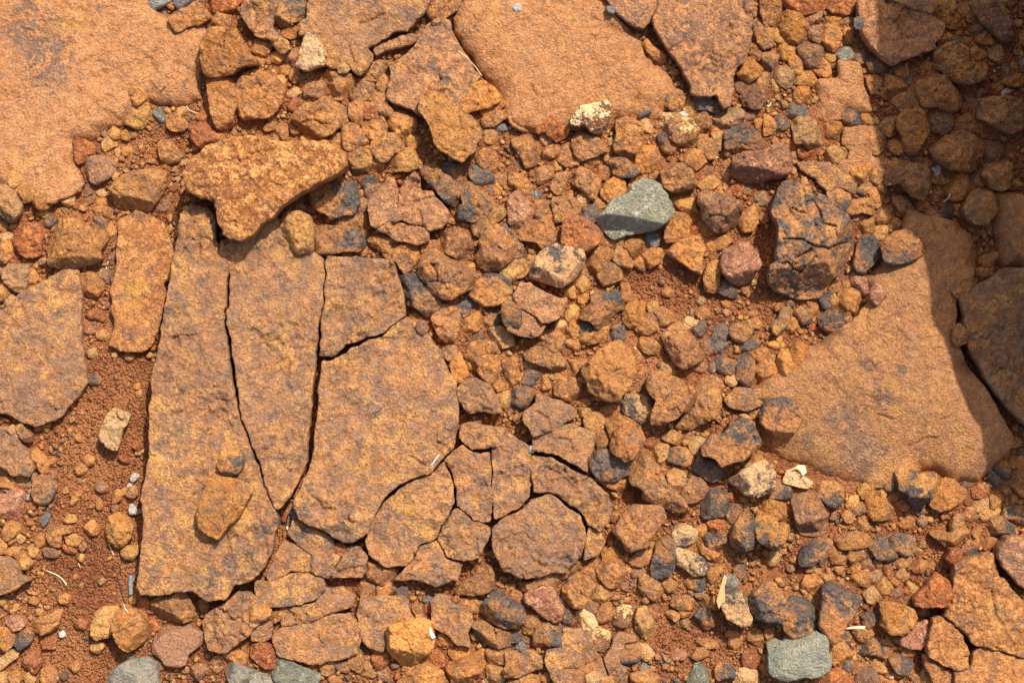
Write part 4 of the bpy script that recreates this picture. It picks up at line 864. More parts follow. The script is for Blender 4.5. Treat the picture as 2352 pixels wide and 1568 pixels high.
b 60|2892,2198 2917,2108 2967,2088 2997,2128 3027,2143 3052,2203 3077,2243 3132,2283 3167,2352 3102,2352 3012,2308 2952,2283 2962,2253 2907,2223|long lumpy brown rock slanting down right, right of the crazed pavement
y 34|3042,2008 3087,1978 3127,2003 3127,2043 3072,2028|
D 42|3067,2083 3102,2058 3152,2058 3182,2103 3182,2143 3132,2133 3072,2113|
p 38|3172,2018 3202,2008 3237,2013 3227,2053 3197,2093 3172,2068|
D 76 h|3227,2058 3277,2003 3327,1998 3352,1948 3397,1928 3452,1943 3477,1983 3502,2033 3472,2068 3402,2108 3347,2123 3312,2138 3287,2103 3232,2083|orange rock with a glossy black top left of the round dark cobble
p 54|3392,1913 3417,1903 3462,1933 3467,1958 3442,1941 3402,1926|
k 44|3197,2118 3217,2093 3287,2123 3312,2141 3357,2131 3367,2168 3312,2188 3267,2208 3222,2183 3192,2153|
p 42|3072,2178 3112,2143 3147,2178 3152,2218 3122,2258 3082,2248|
v 42|3132,2268 3162,2228 3192,2183 3227,2208 3252,2243 3237,2283 3202,2303 3152,2303|
r 28|2962,2033 2997,2008 3027,2003 3017,2048 2982,2068|
y 30|2987,2088 3022,2048 3067,2043 3062,2098 3037,2123 3007,2113|
k 48|3227,2318 3267,2263 3297,2248 3342,2268 3347,2318 3332,2368 3232,2378|grey-black crumbly stone among the lower right gravel
C 58|3362,2213 3417,2168 3467,2133 3512,2118 3553,2168 3553,2258 3492,2278 3427,2268 3392,2233|straw-coloured crumbly rock below the round dark cobble
d 30|3452,2123 3482,2088 3507,2113 3492,2138|
o 30|3437,1888 3457,1868 3482,1878 3477,1913 3447,1923|
S 22|3327,1838 3377,1778 3487,1783 3528,1828 3482,1868 3427,1888 3352,1868|
o 28|2757,1878 2792,1858 2832,1858 2817,1888 2782,1908|
o 20|2652,1848 2697,1828 2707,1853 2672,1863|
o 24|2525,1753 2562,1718 2587,1738 2542,1763|
W 30|2915,1708 2925,1681 2938,1683 2930,1711|
W 16|2436,2071 2442,2048 2452,2061 2447,2076|
D 62 h|3488,1898 3508,1868 3548,1841 3593,1828 3638,1843 3683,1893 3673,1948 3628,2013 3578,2003 3528,1968 3498,1938|round dark cobble at the left rim of the great smooth slab
o 32|3633,1633 3643,1588 3678,1573 3713,1598 3703,1648 3683,1688 3648,1678|
o 32|3576,1653 3593,1613 3628,1608 3633,1663 3648,1703 3618,1728 3593,1718|
b 28|3508,1638 3558,1633 3583,1678 3558,1733 3508,1758|
o 24|3528,1583 3558,1568 3598,1578 3603,1603 3558,1608|
c 50 b|3603,2213 3613,2163 3653,2153 3673,2183 3728,2213 3708,2238 3643,2223|whitish jagged flake beside the curled dry leaf at lower right
D 40|3533,2233 3558,2203 3623,2218 3636,2253 3628,2283 3583,2288 3533,2288|
D 48 u|3748,2243 3778,2213 3828,2218 3868,2238 3868,2293 3838,2338 3798,2313 3763,2268|black-faced orange stone at the lower edge of the great smooth slab
v 54|3641,2283 3678,2253 3743,2253 3768,2293 3798,2353 3811,2408 3798,2453 3753,2461 3698,2456 3668,2418 3653,2353|blocky brown stone below the curled dry leaf
o 38|3946,2253 3973,2223 4018,2228 4033,2253 4013,2278 3968,2288|
o 42|3983,2303 4023,2283 4078,2313 4123,2352 4103,2388 4018,2388 3988,2348|
D 66|4133,2168 4153,2143 4193,2163 4228,2183 4296,2178 4293,2253 4273,2293 4228,2348 4193,2313 4173,2268 4133,2243|pointed charcoal and orange rock at the lower rim of the great smooth slab
o 42|4273,2318 4298,2218 4348,2203 4403,2213 4428,2258 4428,2288 4368,2328 4318,2343|orange block right of the pointed charcoal and orange rock
o 44|4388,2253 4418,2238 4438,2263 4423,2288 4398,2283|
D 46|4568,2133 4588,2106 4618,2113 4646,2168 4638,2198 4583,2183|dark prismatic stone at the right-hand lower corner of the great smooth slab
k 36|4543,2188 4563,2158 4583,2188 4608,2213 4578,2233 4548,2213|
o 38|4628,2123 4653,2098 4729,2103 4729,2143 4653,2148|
b 48|4648,2168 4678,2153 4729,2158 4729,2268 4698,2278 4653,2228|
o 26|4553,2263 4583,2253 4608,2308 4593,2343 4558,2333|
p 30|4473,2303 4518,2288 4553,2293 4558,2343 4478,2348|
y 28|3888,2323 3908,2283 3943,2278 3938,2318 3908,2343|
v 30|3918,2338 3948,2308 3978,2323 3973,2352 3923,2363|
v 26|4068,2233 4083,2208 4118,2213 4113,2248 4078,2253|
o 24|4083,2263 4128,2248 4133,2283 4103,2303|
o 26|4118,2318 4153,2298 4188,2328 4158,2343 4123,2338|
y 22|4033,2278 4058,2223 4073,2258 4058,2288|
b 20|4063,2293 4088,2283 4108,2303 4078,2318|
o 44|3508,2303 3568,2296 3608,2318 3638,2358 3598,2388 3508,2388|
k 24|4418,2223 4443,2211 4458,2228 4443,2241|
k 24|4438,2253 4458,2243 4471,2263 4453,2268|
r 26|4468,2248 4498,2223 4548,2248 4528,2283 4478,2283|
b 20|4608,2243 4633,2233 4648,2258 4628,2273|
b 20|4638,2283 4663,2268 4678,2293 4653,2313|
o 18|4603,2088 4623,2083 4628,2108 4608,2113|
b 24|4633,2018 4668,2003 4698,2033 4678,2063 4643,2048|
k 22|4673,2078 4698,2058 4719,2088 4688,2098|
b 34|4448,1578 4478,1568 4491,1598 4473,1616 4453,1598|
o 96 t|974,2188 1060,2196 1160,2232 1148,2272 1112,2336 1096,2364 1040,2420 994,2476 960,2456 920,2424 924,2320 940,2264|loose orange flake lying on the tallest slab
S 32|926,2860 940,2820 1000,2784 1100,2714 1130,2720 1180,2744 1236,2780 1196,2860 1140,2916 1070,2976 1040,2996 960,2980 940,2940|tan slab below the foot of the tallest slab
P 26 f|700,2917 740,2892 800,2872 860,2862 890,2887 920,2907 933,2942 895,2972 860,2997 845,3047 820,3062 780,3062 745,3027 705,2992 703,2952|smooth pink flat stone with a round pit, lower left
b 52|685,2802 700,2762 765,2737 810,2722 820,2697 850,2722 870,2767 885,2802 870,2847 840,2857 800,2862 765,2847 700,2827|wedge-shaped brown stone just above the smooth pink stone
o 58|520,2857 535,2817 565,2797 615,2802 645,2832 665,2882 660,2932 620,2972 585,2992 550,2972 525,2922 515,2892|round reddish orange cobble left of the smooth pink stone
y 46|420,2882 440,2812 475,2792 530,2797 520,2842 513,2892 495,2922 440,2937 418,2917|ochre rock leaning on the round reddish orange cobble
o 46|490,2402 505,2377 535,2360 580,2382 605,2422 595,2467 565,2512 525,2517 495,2487 485,2437|orange rock on the red soil beside the foot of the tallest slab
y 28|553,2537 575,2517 635,2507 630,2537 605,2572 570,2562|
o 22|383,2432 415,2392 450,2427 440,2452 400,2455|
b 30|215,2422 320,2417 315,2442 280,2447 270,2512 240,2502 215,2467|
g 14|188,2387 210,2355 225,2362 215,2397 198,2417|leaf-shaped blue grey pebble on the red soil at left
y 14|288,2387 305,2365 340,2370 345,2392 310,2397|
o 34|10,2452 40,2397 85,2407 95,2437 60,2457 30,2482|
p 16|65,2467 95,2447 110,2467 95,2492|
o 22|155,2482 185,2452 210,2462 195,2507 170,2512|
y 22|125,2522 150,2505 175,2522 160,2557 130,2547|
y 18|25,2532 60,2517 95,2517 60,2545 30,2552|
b 20|60,2547 95,2525 120,2532 120,2552 85,2572|
y 16|90,2577 120,2565 143,2587 120,2612 98,2602|
v 24|203,2537 230,2505 270,2537 250,2557 210,2552|
o 16|300,2472 340,2457 370,2477 350,2507 315,2497|
r 16|290,2507 320,2502 348,2517 340,2537 300,2532|
v 12|358,2517 385,2492 395,2512 370,2537|
S 26|-20,2552 30,2567 75,2582 95,2612 90,2652 140,2662 110,2677 75,2702 30,2722 -20,2737|ragged orange slab at the left edge near the bottom
o 24|-20,2477 10,2472 25,2502 20,2537 -20,2542|
R 22|25,2857 45,2832 80,2832 110,2862 90,2887 60,2897|
o 26|130,2892 160,2842 225,2832 250,2812 280,2807 260,2867 240,2892 190,2912|
o 36|-20,2882 30,2892 58,2922 55,2957 20,2992 -20,3007|
D 36|55,2957 85,2912 120,2892 145,2917 130,2952 90,2977|
p 18 f|-30,3082 0,3027 50,2987 83,2990 75,3012 30,3047 0,3077|straw-coloured fibrous splinter at the lower left edge
r 30|100,3052 135,2997 175,2992 190,3042 160,3092 115,3082|
o 26|188,3122 195,3077 225,3057 260,3087 265,3122 225,3152|
r 14|185,2947 220,2927 255,2932 250,2977 200,2982|
y 16|418,2962 440,2952 475,2962 450,3000 425,2987|
r 14|340,2857 370,2842 400,2857 380,2887 345,2882|
o 14|265,2747 300,2730 320,2742 310,2762 280,2770|
o 10|128,2757 150,2745 173,2762 160,2772|
G 44|480,3162 515,3087 560,3057 625,3032 680,3025 710,3047 720,3102 723,3182 500,3192|big rounded grey stone cut by the bottom edge at lower left
k 16|565,3012 590,2995 615,3012 615,3030 580,3032|
t 18|715,3037 735,3025 753,3042 750,3072 725,3072|
v 26|875,3092 895,3052 940,3057 960,3077 915,3122 880,3122|
G 38|1025,3052 1065,3042 1100,3062 1170,3087 1155,3152 1100,3172 1055,3132 1035,3092|grey tan angular stone near the bottom edge left of the blue grey slate
o 30|1020,3017 1060,2992 1115,2982 1140,3022 1115,3052 1065,3047|
o 20|975,3022 1010,3002 1025,3032 1000,3052 975,3042|
y 32|908,2762 935,2752 955,2782 945,2807 925,2802|
r 24|850,2707 890,2702 913,2717 900,2742 870,2737|
r 20|645,2752 670,2747 695,2772 675,2792 645,2792|
y 16|593,2752 615,2735 620,2762 605,2777|
o 12|558,2787 585,2777 600,2787 575,2797|
o 24|625,2797 665,2802 670,2832 645,2842|
r 20|690,2852 710,2847 725,2887 705,2897|
k 12|275,3102 295,3087 303,3112 288,3122|
W 6|273,2910 290,2902 295,2920 280,2922|
o 16|320,3062 350,3037 365,3057 345,3087|
y 14|0,2752 15,2747 20,2767 0,2782|
o 16|865,2822 895,2807 900,2827 875,2837|
y 22|105,3112 135,3092 160,3122 130,3152|
y 18|-5,3092 25,3082 30,3122 -5,3152|
o 24|35,3102 75,3077 100,3112 60,3152|
b 34|2176,2652 2226,2582 2266,2632 2271,2692 2251,2712 2186,2732 2091,2727 2126,2677|triangular brown stone with dark rim under the crazed pavement
S 30|1241,2665 1231,2637 1261,2567 1306,2482 1341,2497 1396,2522 1430,2547 1430,2622 1376,2627 1341,2625 1286,2645|crumbly brown plate right of the foot of the tallest slab
S 32|1326,2452 1341,2392 1396,2397 1456,2432 1496,2452 1531,2482 1536,2537 1561,2562 1546,2592 1506,2647 1456,2637 1434,2622 1433,2552 1406,2520 1366,2495|blackened plate tucked under the foot of the egg-shaped slab
S 30|1176,2732 1166,2672 1236,2672 1291,2653 1346,2639 1436,2633 1486,2653 1496,2702 1456,2752 1386,2766 1316,2776 1246,2786 1196,2772|long plate below the crumbly brown plate, lower left of centre
S 34|1566,2572 1601,2512 1651,2512 1686,2562 1676,2617 1656,2652 1576,2647 1521,2647|yellowish crackled plate overhanging a red hollow
b 30|1691,2567 1741,2577 1776,2607 1821,2622 1806,2662 1741,2692 1706,2672 1671,2627|
S 26|1451,2777 1496,2702 1576,2697 1626,2742 1616,2782 1546,2805 1491,2825 1461,2802|
S 28|1291,2852 1351,2787 1446,2772 1481,2807 1486,2830 1436,2860 1356,2865 1296,2872|
S 28|1261,2902 1296,2881 1436,2869 1526,2824 1606,2814 1629,2852 1654,2942 1641,2992 1601,3017 1526,3027 1456,3047 1326,3022 1271,3007 1256,2952|broad brown slab just above the green grey slate at the bottom
S 30|1644,2852 1651,2747 1736,2737 1806,2742 1871,2752 1886,2812 1906,2852 1826,2862 1786,2902 1771,2952 1751,2982 1686,2967 1659,2927 1639,2882|brown slab with a charcoal corner left of the bright orange rock
b 28|1631,2682 1676,2677 1726,2702 1721,2737 1656,2737 1631,2712|
b 28|1734,2702 1776,2672 1814,2692 1801,2722 1776,2733 1734,2727|
k 30|1814,2697 1866,2697 1871,2747 1814,2742|
b 26|1231,2832 1281,2787 1336,2782 1301,2827 1251,2862|
o 26|1156,2777 1206,2782 1241,2802 1231,2832 1176,2862 1156,2857|
S 24|1156,2877 1206,2847 1246,2862 1246,2927 1216,2942 1156,2942|
r 34|1156,2967 1206,2947 1251,2967 1271,3007 1261,3062 1216,3062 1186,3037 1156,3007|
e 26 f|1271,3022 1296,3020 1366,3057 1406,3067 1466,3102 1446,3172 1306,3152 1256,3112 1251,3072|flat green grey slate at the bottom edge left of centre
G 30|1146,3092 1201,3087 1236,3107 1256,3137 1226,3172 1146,3172|pale grey stone at the bottom edge beside the green grey slate
O 66 v|1776,2907 1801,2882 1851,2862 1926,2847 1971,2862 1986,2907 1986,2967 1971,2997 1921,3037 1871,3087 1841,3062 1806,3022 1781,2967|bright orange chunky rock near the bottom centre
S 34|1986,2752 2016,2732 2071,2747 2126,2787 2166,2827 2171,2857 2146,2902 2156,2967 2101,2952 2046,2907 1986,2882 1981,2827|flat brown slab right of the bright orange rock
o 46|1821,3136 1876,3082 1946,3037 1986,3052 2031,3092 2046,3136 2076,3172 1816,3182|orange rock cut by the bottom edge under the bright orange rock
o 40|1986,2922 2046,2897 2091,2937 2066,2977 2026,2967|
o 34|2061,2992 2086,2957 2126,2962 2166,2992 2141,3027 2076,3022|
d 44|2166,2867 2211,2857 2276,2892 2346,2917 2357,2967 2276,2972 2221,2947 2181,2907|dark layered rock below the block with a grey patched top
D 56|2211,2792 2246,2742 2291,2712 2346,2752 2402,2792 2412,2842 2377,2882 2306,2890 2241,2852|block with a grey patched top, lower centre
b 28|2116,2757 2171,2747 2226,2752 2216,2802 2196,2817 2151,2807 2116,2777|
o 38|2051,3062 2116,3032 2186,3002 2221,2992 2231,3047 2206,3092 2156,3152 2091,3152 2061,3102|
b 34|2231,2987 2296,2977 2346,2987 2326,3042 2251,3047|
b 36|2321,3062 2352,3022 2377,3027 2377,3092 2326,3107 2311,3082|
y 28|2236,3067 2276,3047 2321,3077 2311,3132 2251,3136|
o 28|1601,3032 1621,3007 1661,3012 1676,3067 1646,3085 1611,3062|
v 28|1531,3037 1561,3022 1601,3042 1616,3072 1591,3087 1551,3067|
y 30|1461,3052 1481,3032 1526,3032 1539,3067 1521,3102 1481,3092|
r 22|1416,3052 1441,3035 1461,3052 1446,3082 1421,3072|
r 32|1711,3017 1726,2982 1771,2972 1781,3037 1741,3072 1711,3057|
y 22|1676,3032 1701,3037 1706,3072 1681,3077|
b 20|1671,3007 1706,3007 1706,3032 1681,3027|
b 24|1661,3087 1706,3077 1726,3097 1706,3117 1671,3107|
v 28|1736,3087 1776,3072 1801,3102 1786,3127 1741,3117|
o 22|1506,3122 1551,3097 1566,3127 1526,3152|
r 28|1526,2507 1566,2492 1594,2522 1571,2552 1536,2537|
k 34|1341,2352 1386,2337 1401,2372 1381,2390 1351,2377|
k 14|1629,2992 1656,2982 1671,2997 1651,3005|
r 20|2076,2752 2101,2737 2111,2757 2091,2770|
r 26|1946,2787 1981,2767 1984,2822 1961,2832|
b 26|1896,2787 1926,2772 1946,2832 1926,2847|
g 16|1946,2752 1971,2742 1984,2752 1956,2765|
r 20|1976,2977 2036,3012 2046,3062 2001,3052 1971,3017|
b 58 f|2822,2437 2832,2407 2862,2367 2917,2322 3042,2332 3052,2372 3017,2422 2997,2452 2972,2507 2892,2527 2862,2487 2832,2457|tan angular rock overhanging a gap right of the crazed pavement
b 40|2747,2592 2767,2577 2832,2587 2852,2602 2887,2647 2882,2677 2837,2697 2782,2692 2752,2637|
o 38|2767,2527 2807,2507 2837,2527 2862,2562 2862,2607 2832,2582 2772,2572|
b 46|2942,2647 2967,2627 2997,2662 3042,2672 3042,2722 3007,2757 2967,2742 2937,2697|heart-shaped brown stone left of the cream jagged slab
d 48|2992,2612 3012,2542 3017,2497 3067,2467 3102,2497 3092,2552 3097,2602 3072,2637 3017,2667 2997,2647|
C 42|3092,2547 3117,2517 3172,2537 3227,2567 3257,2597 3242,2632 3192,2647 3157,2617 3117,2592|cream jagged slab among the lower right gravel
C 46|3087,2457 3117,2417 3152,2412 3197,2437 3202,2482 3157,2502 3112,2497|tan crumbly lump above the cream jagged slab
r 50|3252,2402 3267,2377 3317,2372 3330,2427 3317,2452 3272,2447|orange cube-shaped stone on top of the dark grey angular one
k 44|3237,2460 3277,2455 3347,2455 3347,2497 3307,2527 3277,2537 3252,2502|dark grey angular stone under the orange cube-shaped stone
o 26|3212,2497 3247,2522 3302,2547 3307,2577 3272,2577 3227,2537|
o 30|3197,2427 3242,2402 3242,2442 3222,2467 3197,2457|
D 62|3362,2472 3382,2417 3412,2372 3462,2367 3465,2442 3460,2517 3412,2527 3367,2502|black streaked rock against the golden ochre rock
Y 64|3470,2442 3472,2392 3497,2357 3533,2377 3573,2407 3618,2417 3623,2452 3593,2497 3563,2522 3522,2502 3482,2482|golden ochre rock with a dark right side, lower right
v 46|3342,2367 3352,2322 3417,2322 3412,2372 3377,2407 3342,2397|
o 30|3047,2682 3067,2652 3107,2682 3097,2717 3052,2712|
R 54|2415,2732 2452,2692 2492,2672 2532,2702 2562,2747 2592,2802 2577,2847 2547,2852 2492,2827 2447,2777 2417,2757|pinkish red oval rock below the crazed pavement
b 36 f|2587,2702 2612,2662 2652,2632 2702,2652 2737,2697 2702,2732 2672,2797 2632,2782 2592,2742|mottled flat rock right of the pinkish red oval rock
b 30|2557,2622 2612,2597 2672,2587 2657,2632 2612,2647 2567,2652|
b 26|2667,2627 2702,2602 2732,2632 2732,2657 2687,2647|
o 24|2707,2587 2732,2567 2747,2592 2737,2627 2712,2607|
y 36|2712,2732 2737,2692 2817,2697 2832,2707 2787,2747 2767,2767 2722,2747|
o 36|2745,2817 2782,2767 2807,2782 2802,2847 2752,2857|
v 26|2677,2802 2707,2757 2747,2777 2732,2807 2692,2817|
k 34|2577,2832 2602,2802 2632,2817 2642,2857 2622,2877 2592,2862|
c 40|2640,2867 2652,2817 2677,2800 2722,2827 2742,2867 2737,2897 2712,2905 2672,2882|whitish yellow crystal-faced stone at lower centre
x 46|2812,2817 2852,2782 2897,2787 2907,2832 2882,2867 2852,2877 2817,2857|orange stone with a cream lower half, lower centre right
y 38|2922,2837 2932,2797 2967,2787 2982,2827 3017,2882 2997,2927 2957,2927 2927,2897|
r 24|2982,2787 3012,2782 3027,2822 3007,2852 2987,2822|
b 30|2402,2862 2442,2817 2472,2832 2477,2872 2442,2922 2407,2907|
d 52|2452,2917 2467,2877 2522,2857 2577,2877 2587,2917 2572,2967 2532,2962 2497,2972 2452,2972|ring-stained brown rock overhanging its shadow, bottom centre
S 28|2507,2997 2572,2982 2592,2892 2652,2887 2712,2902 2722,2977 2757,3017 2772,3052 2795,3136 2777,3182 2592,3182 2532,3102 2502,3042|cracked orange slab cut by the bottom edge at lower centre
S 26|2777,3027 2802,2992 2822,2927 2852,2907 2917,2917 2927,2942 2872,2947 2847,3002 2852,3052 2882,3072 2852,3117 2807,3152 2800,3092|
S 28|2322,2997 2392,2987 2452,2992 2487,3022 2492,3072 2432,3087 2382,3107 2322,3102|brown slab left of the ring-stained rock at the bottom
y 28|2332,3136 2352,3110 2427,3097 2477,3117 2472,3172 2332,3172|
x 44|2722,2907 2747,2882 2797,2907 2797,2962 2777,2997 2727,2977|small block with a cream front face at lower centre
D 54 u|2852,2977 2877,2947 2907,2942 2942,2967 2937,3022 2912,3052 2862,3047 2852,3007|yellow-topped black-faced block at the bottom right of centre
p 26|2937,2957 2972,2967 3007,3007 2967,3032 2947,3007|
g 22|2935,3057 2952,3042 2982,3057 2977,3082 2947,3077|
e 46|3147,3182 3172,3102 3207,3047 3247,3072 3257,3182|pointed green grey slate at the bottom edge right of centre
G 30|3322,2667 3337,2645 3377,2647 3392,2672 3372,2697 3337,2697|flat oval grey pebble beside the dry leaf
D 42|3192,2832 3222,2797 3257,2802 3282,2832 3277,2872 3247,2897 3222,2862|
C 60 h|3315,2777 3322,2727 3357,2702 3402,2712 3432,2752 3432,2812 3447,2832 3442,2857 3402,2872 3342,2837|black-topped cream-bottomed stone below the flat oval pebble
D 62|3447,2767 3467,2722 3507,2682 3548,2677 3573,2712 3613,2777 3608,2817 3583,2857 3533,2862 3482,2842 3452,2802|black and orange scorched rock right of the cream-bottomed stone
o 24|3215,2752 3277,2747 3312,2767 3312,2802 3262,2797 3222,2777|
b 26|3087,2777 3097,2742 3162,2737 3192,2767 3172,2797 3112,2792|
r 16|3110,2802 3152,2797 3172,2817 3142,2830 3112,2822|
y 16|3062,2817 3092,2807 3125,2832 3102,2850 3072,2832|
D 30|3147,2677 3177,2652 3232,2652 3242,2692 3217,2717 3172,2697|
o 30|3242,2622 3297,2607 3302,2652 3267,2677 3242,2662|
d 30|3372,2617 3392,2597 3422,2602 3422,2637 3402,2657 3377,2642|
o 32|3352,2937 3377,2900 3407,2917 3407,2962 3382,2982 3352,2962|
o 36|3437,2932 3452,2887 3492,2897 3507,2942 3482,2962|
r 38|3407,3027 3432,2987 3477,2982 3487,3037 3462,3067 3417,3052|
D 42|3287,3077 3302,3047 3352,3052 3382,3087 3372,3122 3332,3132 3292,3112|
c 46|3377,3122 3392,3077 3442,3067 3482,3092 3487,3152 3382,3172|cream speckled stone at the bottom edge left of the grey-green boulder
o 28|3482,3057 3507,3047 3533,3057 3533,3097 3502,3092|
o 28|3492,3012 3527,3002 3548,3022 3538,3045 3502,3045|
o 12|3177,2957 3242,2937 3302,2947 3297,2972 3247,2972 3187,2967|
o 14|3177,3017 3202,2982 3267,2977 3252,3007 3202,3027|
R 14|3082,3007 3112,2982 3152,3007 3142,3027 3092,3027|
b 34|2367,2682 2447,2677 2502,2632 2552,2632 2582,2672 2542,2697 2492,2672 2442,2702 2382,2722|
o 20|2352,2712 2382,2717 2402,2742 2377,2752 2352,2742|
p 26|2692,3102 2732,3087 2762,3102 2752,3136 2702,3142|
o 22|2487,3122 2512,3087 2532,3112 2507,3136|
y 22|2767,3112 2812,3107 2812,3136 2767,3147|
D 30|2822,3122 2837,3092 2877,3112 2862,3136 2827,3147|
o 32|2897,3102 2972,3082 3022,3112 3032,3152 2912,3162|
y 20|2867,2612 2892,2602 2907,2622 2892,2637 2867,2632|
v 24|2907,2612 2937,2600 2962,2622 2927,2652 2907,2647|
o 24|2957,2607 2982,2582 2997,2602 2982,2622|
k 24|2892,2672 2917,2665 2927,2692 2912,2702|
v 20|2857,2697 2882,2677 2895,2702 2882,2712|
b 24|2892,2577 2942,2527 2997,2532 2987,2577 2947,2597 2902,2592|
v 20|2397,2937 2417,2925 2432,2942 2417,2957|
g 20|2372,2972 2392,2952 2417,2967 2407,2987 2377,2985|
k 22|2332,2912 2372,2897 2397,2927 2372,2947 2332,2947|
t 12|3132,2857 3147,2842 3162,2857 3152,2877 3135,2872|
S 52 r|4378,2702 4393,2587 4448,2567 4563,2532 4578,2587 4588,2657 4618,2662 4678,2742 4729,2777 4754,2902 4754,3022 4693,3017 4618,2982 4518,2972 4468,2952 4448,2907 4378,2857 4338,2832 4378,2777|large ridged orange slab in the lower right corner
S 60 n|4586,2517 4623,2467 4678,2462 4754,2492 4754,2722 4693,2697 4653,2652 4613,2607 4591,2572|brown slab cut by the right edge above the large ridged slab
S 46 r|4283,2842 4318,2832 4378,2867 4421,2907 4441,2977 4451,3060 4398,3075 4328,3050 4268,3012 4263,2977 4273,2902|leaf-shaped slab left of the large ridged slab
S 46 r|4476,2984 4528,2979 4618,2994 4678,3024 4754,3049 4754,3182 4398,3182 4391,3084 4458,3069|orange slab in the bottom right corner below the dark crack
S 36 r|4248,3007 4273,3024 4333,3064 4388,3089 4391,3182 4308,3182 4268,3087 4243,3052|narrow slab at the bottom edge left of the corner slab
H 70|3538,2962 3573,2952 3603,2957 3623,2937 3703,2917 3748,2912 3793,2927 3798,2982 3818,3022 3808,3087 3763,3102 3698,3102 3643,3115 3573,3112 3543,3087 3538,3027|pale grey-green boulder near the bottom right
D 66 h|3763,2852 3778,2782 3783,2702 3813,2682 3853,2692 3918,2722 3968,2752 3943,2797 3893,2837 3868,2882 3853,2937 3828,2957 3793,2917 3768,2877|big kite-shaped rock with a charcoal top at lower right
D 58|3593,2852 3618,2782 3648,2747 3718,2767 3743,2807 3756,2852 3753,2897 3698,2917 3638,2932 3603,2892|glossy black and rust rock right above the pale grey-green boulder
D 46|3676,2562 3698,2517 3743,2487 3798,2482 3823,2477 3818,2517 3808,2562 3803,2602 3778,2597 3763,2562 3738,2597 3713,2592 3683,2597|black-faced orange toothed rock below the blocky brown stone
o 34|3816,2587 3813,2542 3828,2497 3858,2507 3858,2552 3888,2557 3878,2587 3838,2587|
o 34|3838,2487 3848,2462 3928,2447 3978,2452 4001,2482 3978,2512 3928,2517 3863,2517|
o 38|3898,2552 3913,2517 3948,2512 3978,2552 3963,2567 3913,2585|
k 48|3996,2497 4018,2465 4068,2472 4083,2502 4123,2562 4088,2577 4033,2562 4003,2522|smooth charcoal wedge in the lower right gravel
d 46|4088,2482 4123,2452 4158,2457 4208,2472 4203,2522 4173,2550 4118,2537 4088,2507|folded brown stone touching the smooth charcoal wedge
o 32|3936,2407 3968,2372 3993,2397 4008,2432 3968,2437 3938,2422|
o 32|4136,2407 4173,2377 4213,2387 4213,2427 4158,2427|
o 30|3871,2367 3893,2342 3923,2362 3918,2397 3888,2397|
v 26|4218,2387 4238,2367 4263,2397 4248,2417 4223,2412|
o 36|4283,2452 4328,2442 4373,2452 4433,2407 4458,2447 4423,2487 4358,2517 4318,2482|
o 40|4368,2402 4393,2362 4433,2362 4423,2407 4393,2447 4373,2442|
d 36|4423,2517 4448,2482 4488,2497 4491,2542 4453,2550 4428,2537|
o 26|4468,2442 4488,2422 4518,2442 4503,2472 4473,2462|
d 48|4528,2422 4558,2382 4608,2377 4653,2422 4668,2447 4603,2462 4543,2447|dark brown stone right of the lower right gravel, near the right edge
b 34|4428,2382 4443,2332 4488,2332 4493,2382 4463,2397|
y 34|4498,2367 4528,2342 4593,2342 4578,2372 4523,2392|
d 46|4608,2367 4628,2327 4729,2327 4729,2407 4678,2397|
o 30|4508,2507 4528,2472 4568,2472 4583,2507 4543,2532|
r 34|4351,2567 4373,2522 4413,2527 4413,2567 4378,2595|
o 30|4113,2587 4143,2562 4183,2557 4188,2587 4153,2610 4118,2602|
o 30|4193,2602 4223,2577 4263,2582 4278,2607 4243,2630 4203,2627|
o 36|3913,2652 3958,2632 3988,2617 3998,2652 3993,2697 3958,2687 3923,2697|
o 26|3901,2622 3928,2585 3953,2592 3948,2627 3918,2632|
o 36|3688,2692 3698,2647 3743,2637 3778,2672 3773,2702 3728,2717 3693,2702|
y 28|3771,2652 3798,2632 3838,2647 3828,2677 3788,2682|
t 32|3996,2647 4028,2627 4058,2632 4033,2677 4003,2692|
y 38|4033,2697 4063,2652 4103,2702 4068,2732 4038,2722|
t 36|3968,2727 4013,2697 4043,2747 4023,2777 3988,2762|
b 28|4118,2642 4148,2610 4176,2647 4148,2667 4123,2662|
o 24|4093,2662 4108,2642 4133,2672 4113,2692|
r 62|4198,2752 4243,2707 4283,2662 4308,2637 4373,2677 4378,2742 4368,2782 4308,2777 4253,2782 4203,2777|lumpy red brown rock left of the large ridged slab
y 26|4168,2672 4213,2697 4198,2732 4173,2702|
v 26|4133,2752 4173,2742 4196,2772 4173,2785 4138,2772|
o 56|4053,2802 4048,2772 4128,2777 4193,2797 4211,2842 4183,2892 4143,2917 4093,2907 4053,2872 4063,2837|orange rock with a burnt lower edge left of the leaf-shaped slab
d 40|3963,2837 3998,2812 4053,2802 4058,2842 4048,2872 4008,2887 3968,2872|
R 42|4113,2942 4173,2917 4213,2872 4263,2852 4268,2897 4258,2947 4228,2977 4143,2962|smooth salmon rock against the leaf-shaped slab
b 34|3913,2897 3958,2877 4013,2897 4018,2927 3993,2952 3953,2942|
d 38|3948,2972 3993,2947 4028,2937 4098,2987 4078,3022 4008,2997 3963,3020|
o 48|3818,3022 3828,2952 3868,2942 3908,2992 3913,3022 3878,3057 3838,3057|orange rock right of the pale grey-green boulder
d 30|3858,2902 3878,2887 3913,2917 3898,2947 3868,2932|
o 40|4033,2937 4093,2947 4103,2972 4058,2957|
o 30|4133,2987 4163,2972 4208,2982 4208,3007 4158,3007|
d 36|4088,3027 4118,3007 4178,3022 4188,3062 4148,3102 4113,3077|
o 30|3923,3102 3928,3047 3978,3047 3998,3062 3963,3092|
y 30|4003,3052 4023,3025 4068,3067 4068,3092 4033,3092|
k 34|3878,3067 3898,3032 3928,3037 3918,3072 3893,3087|
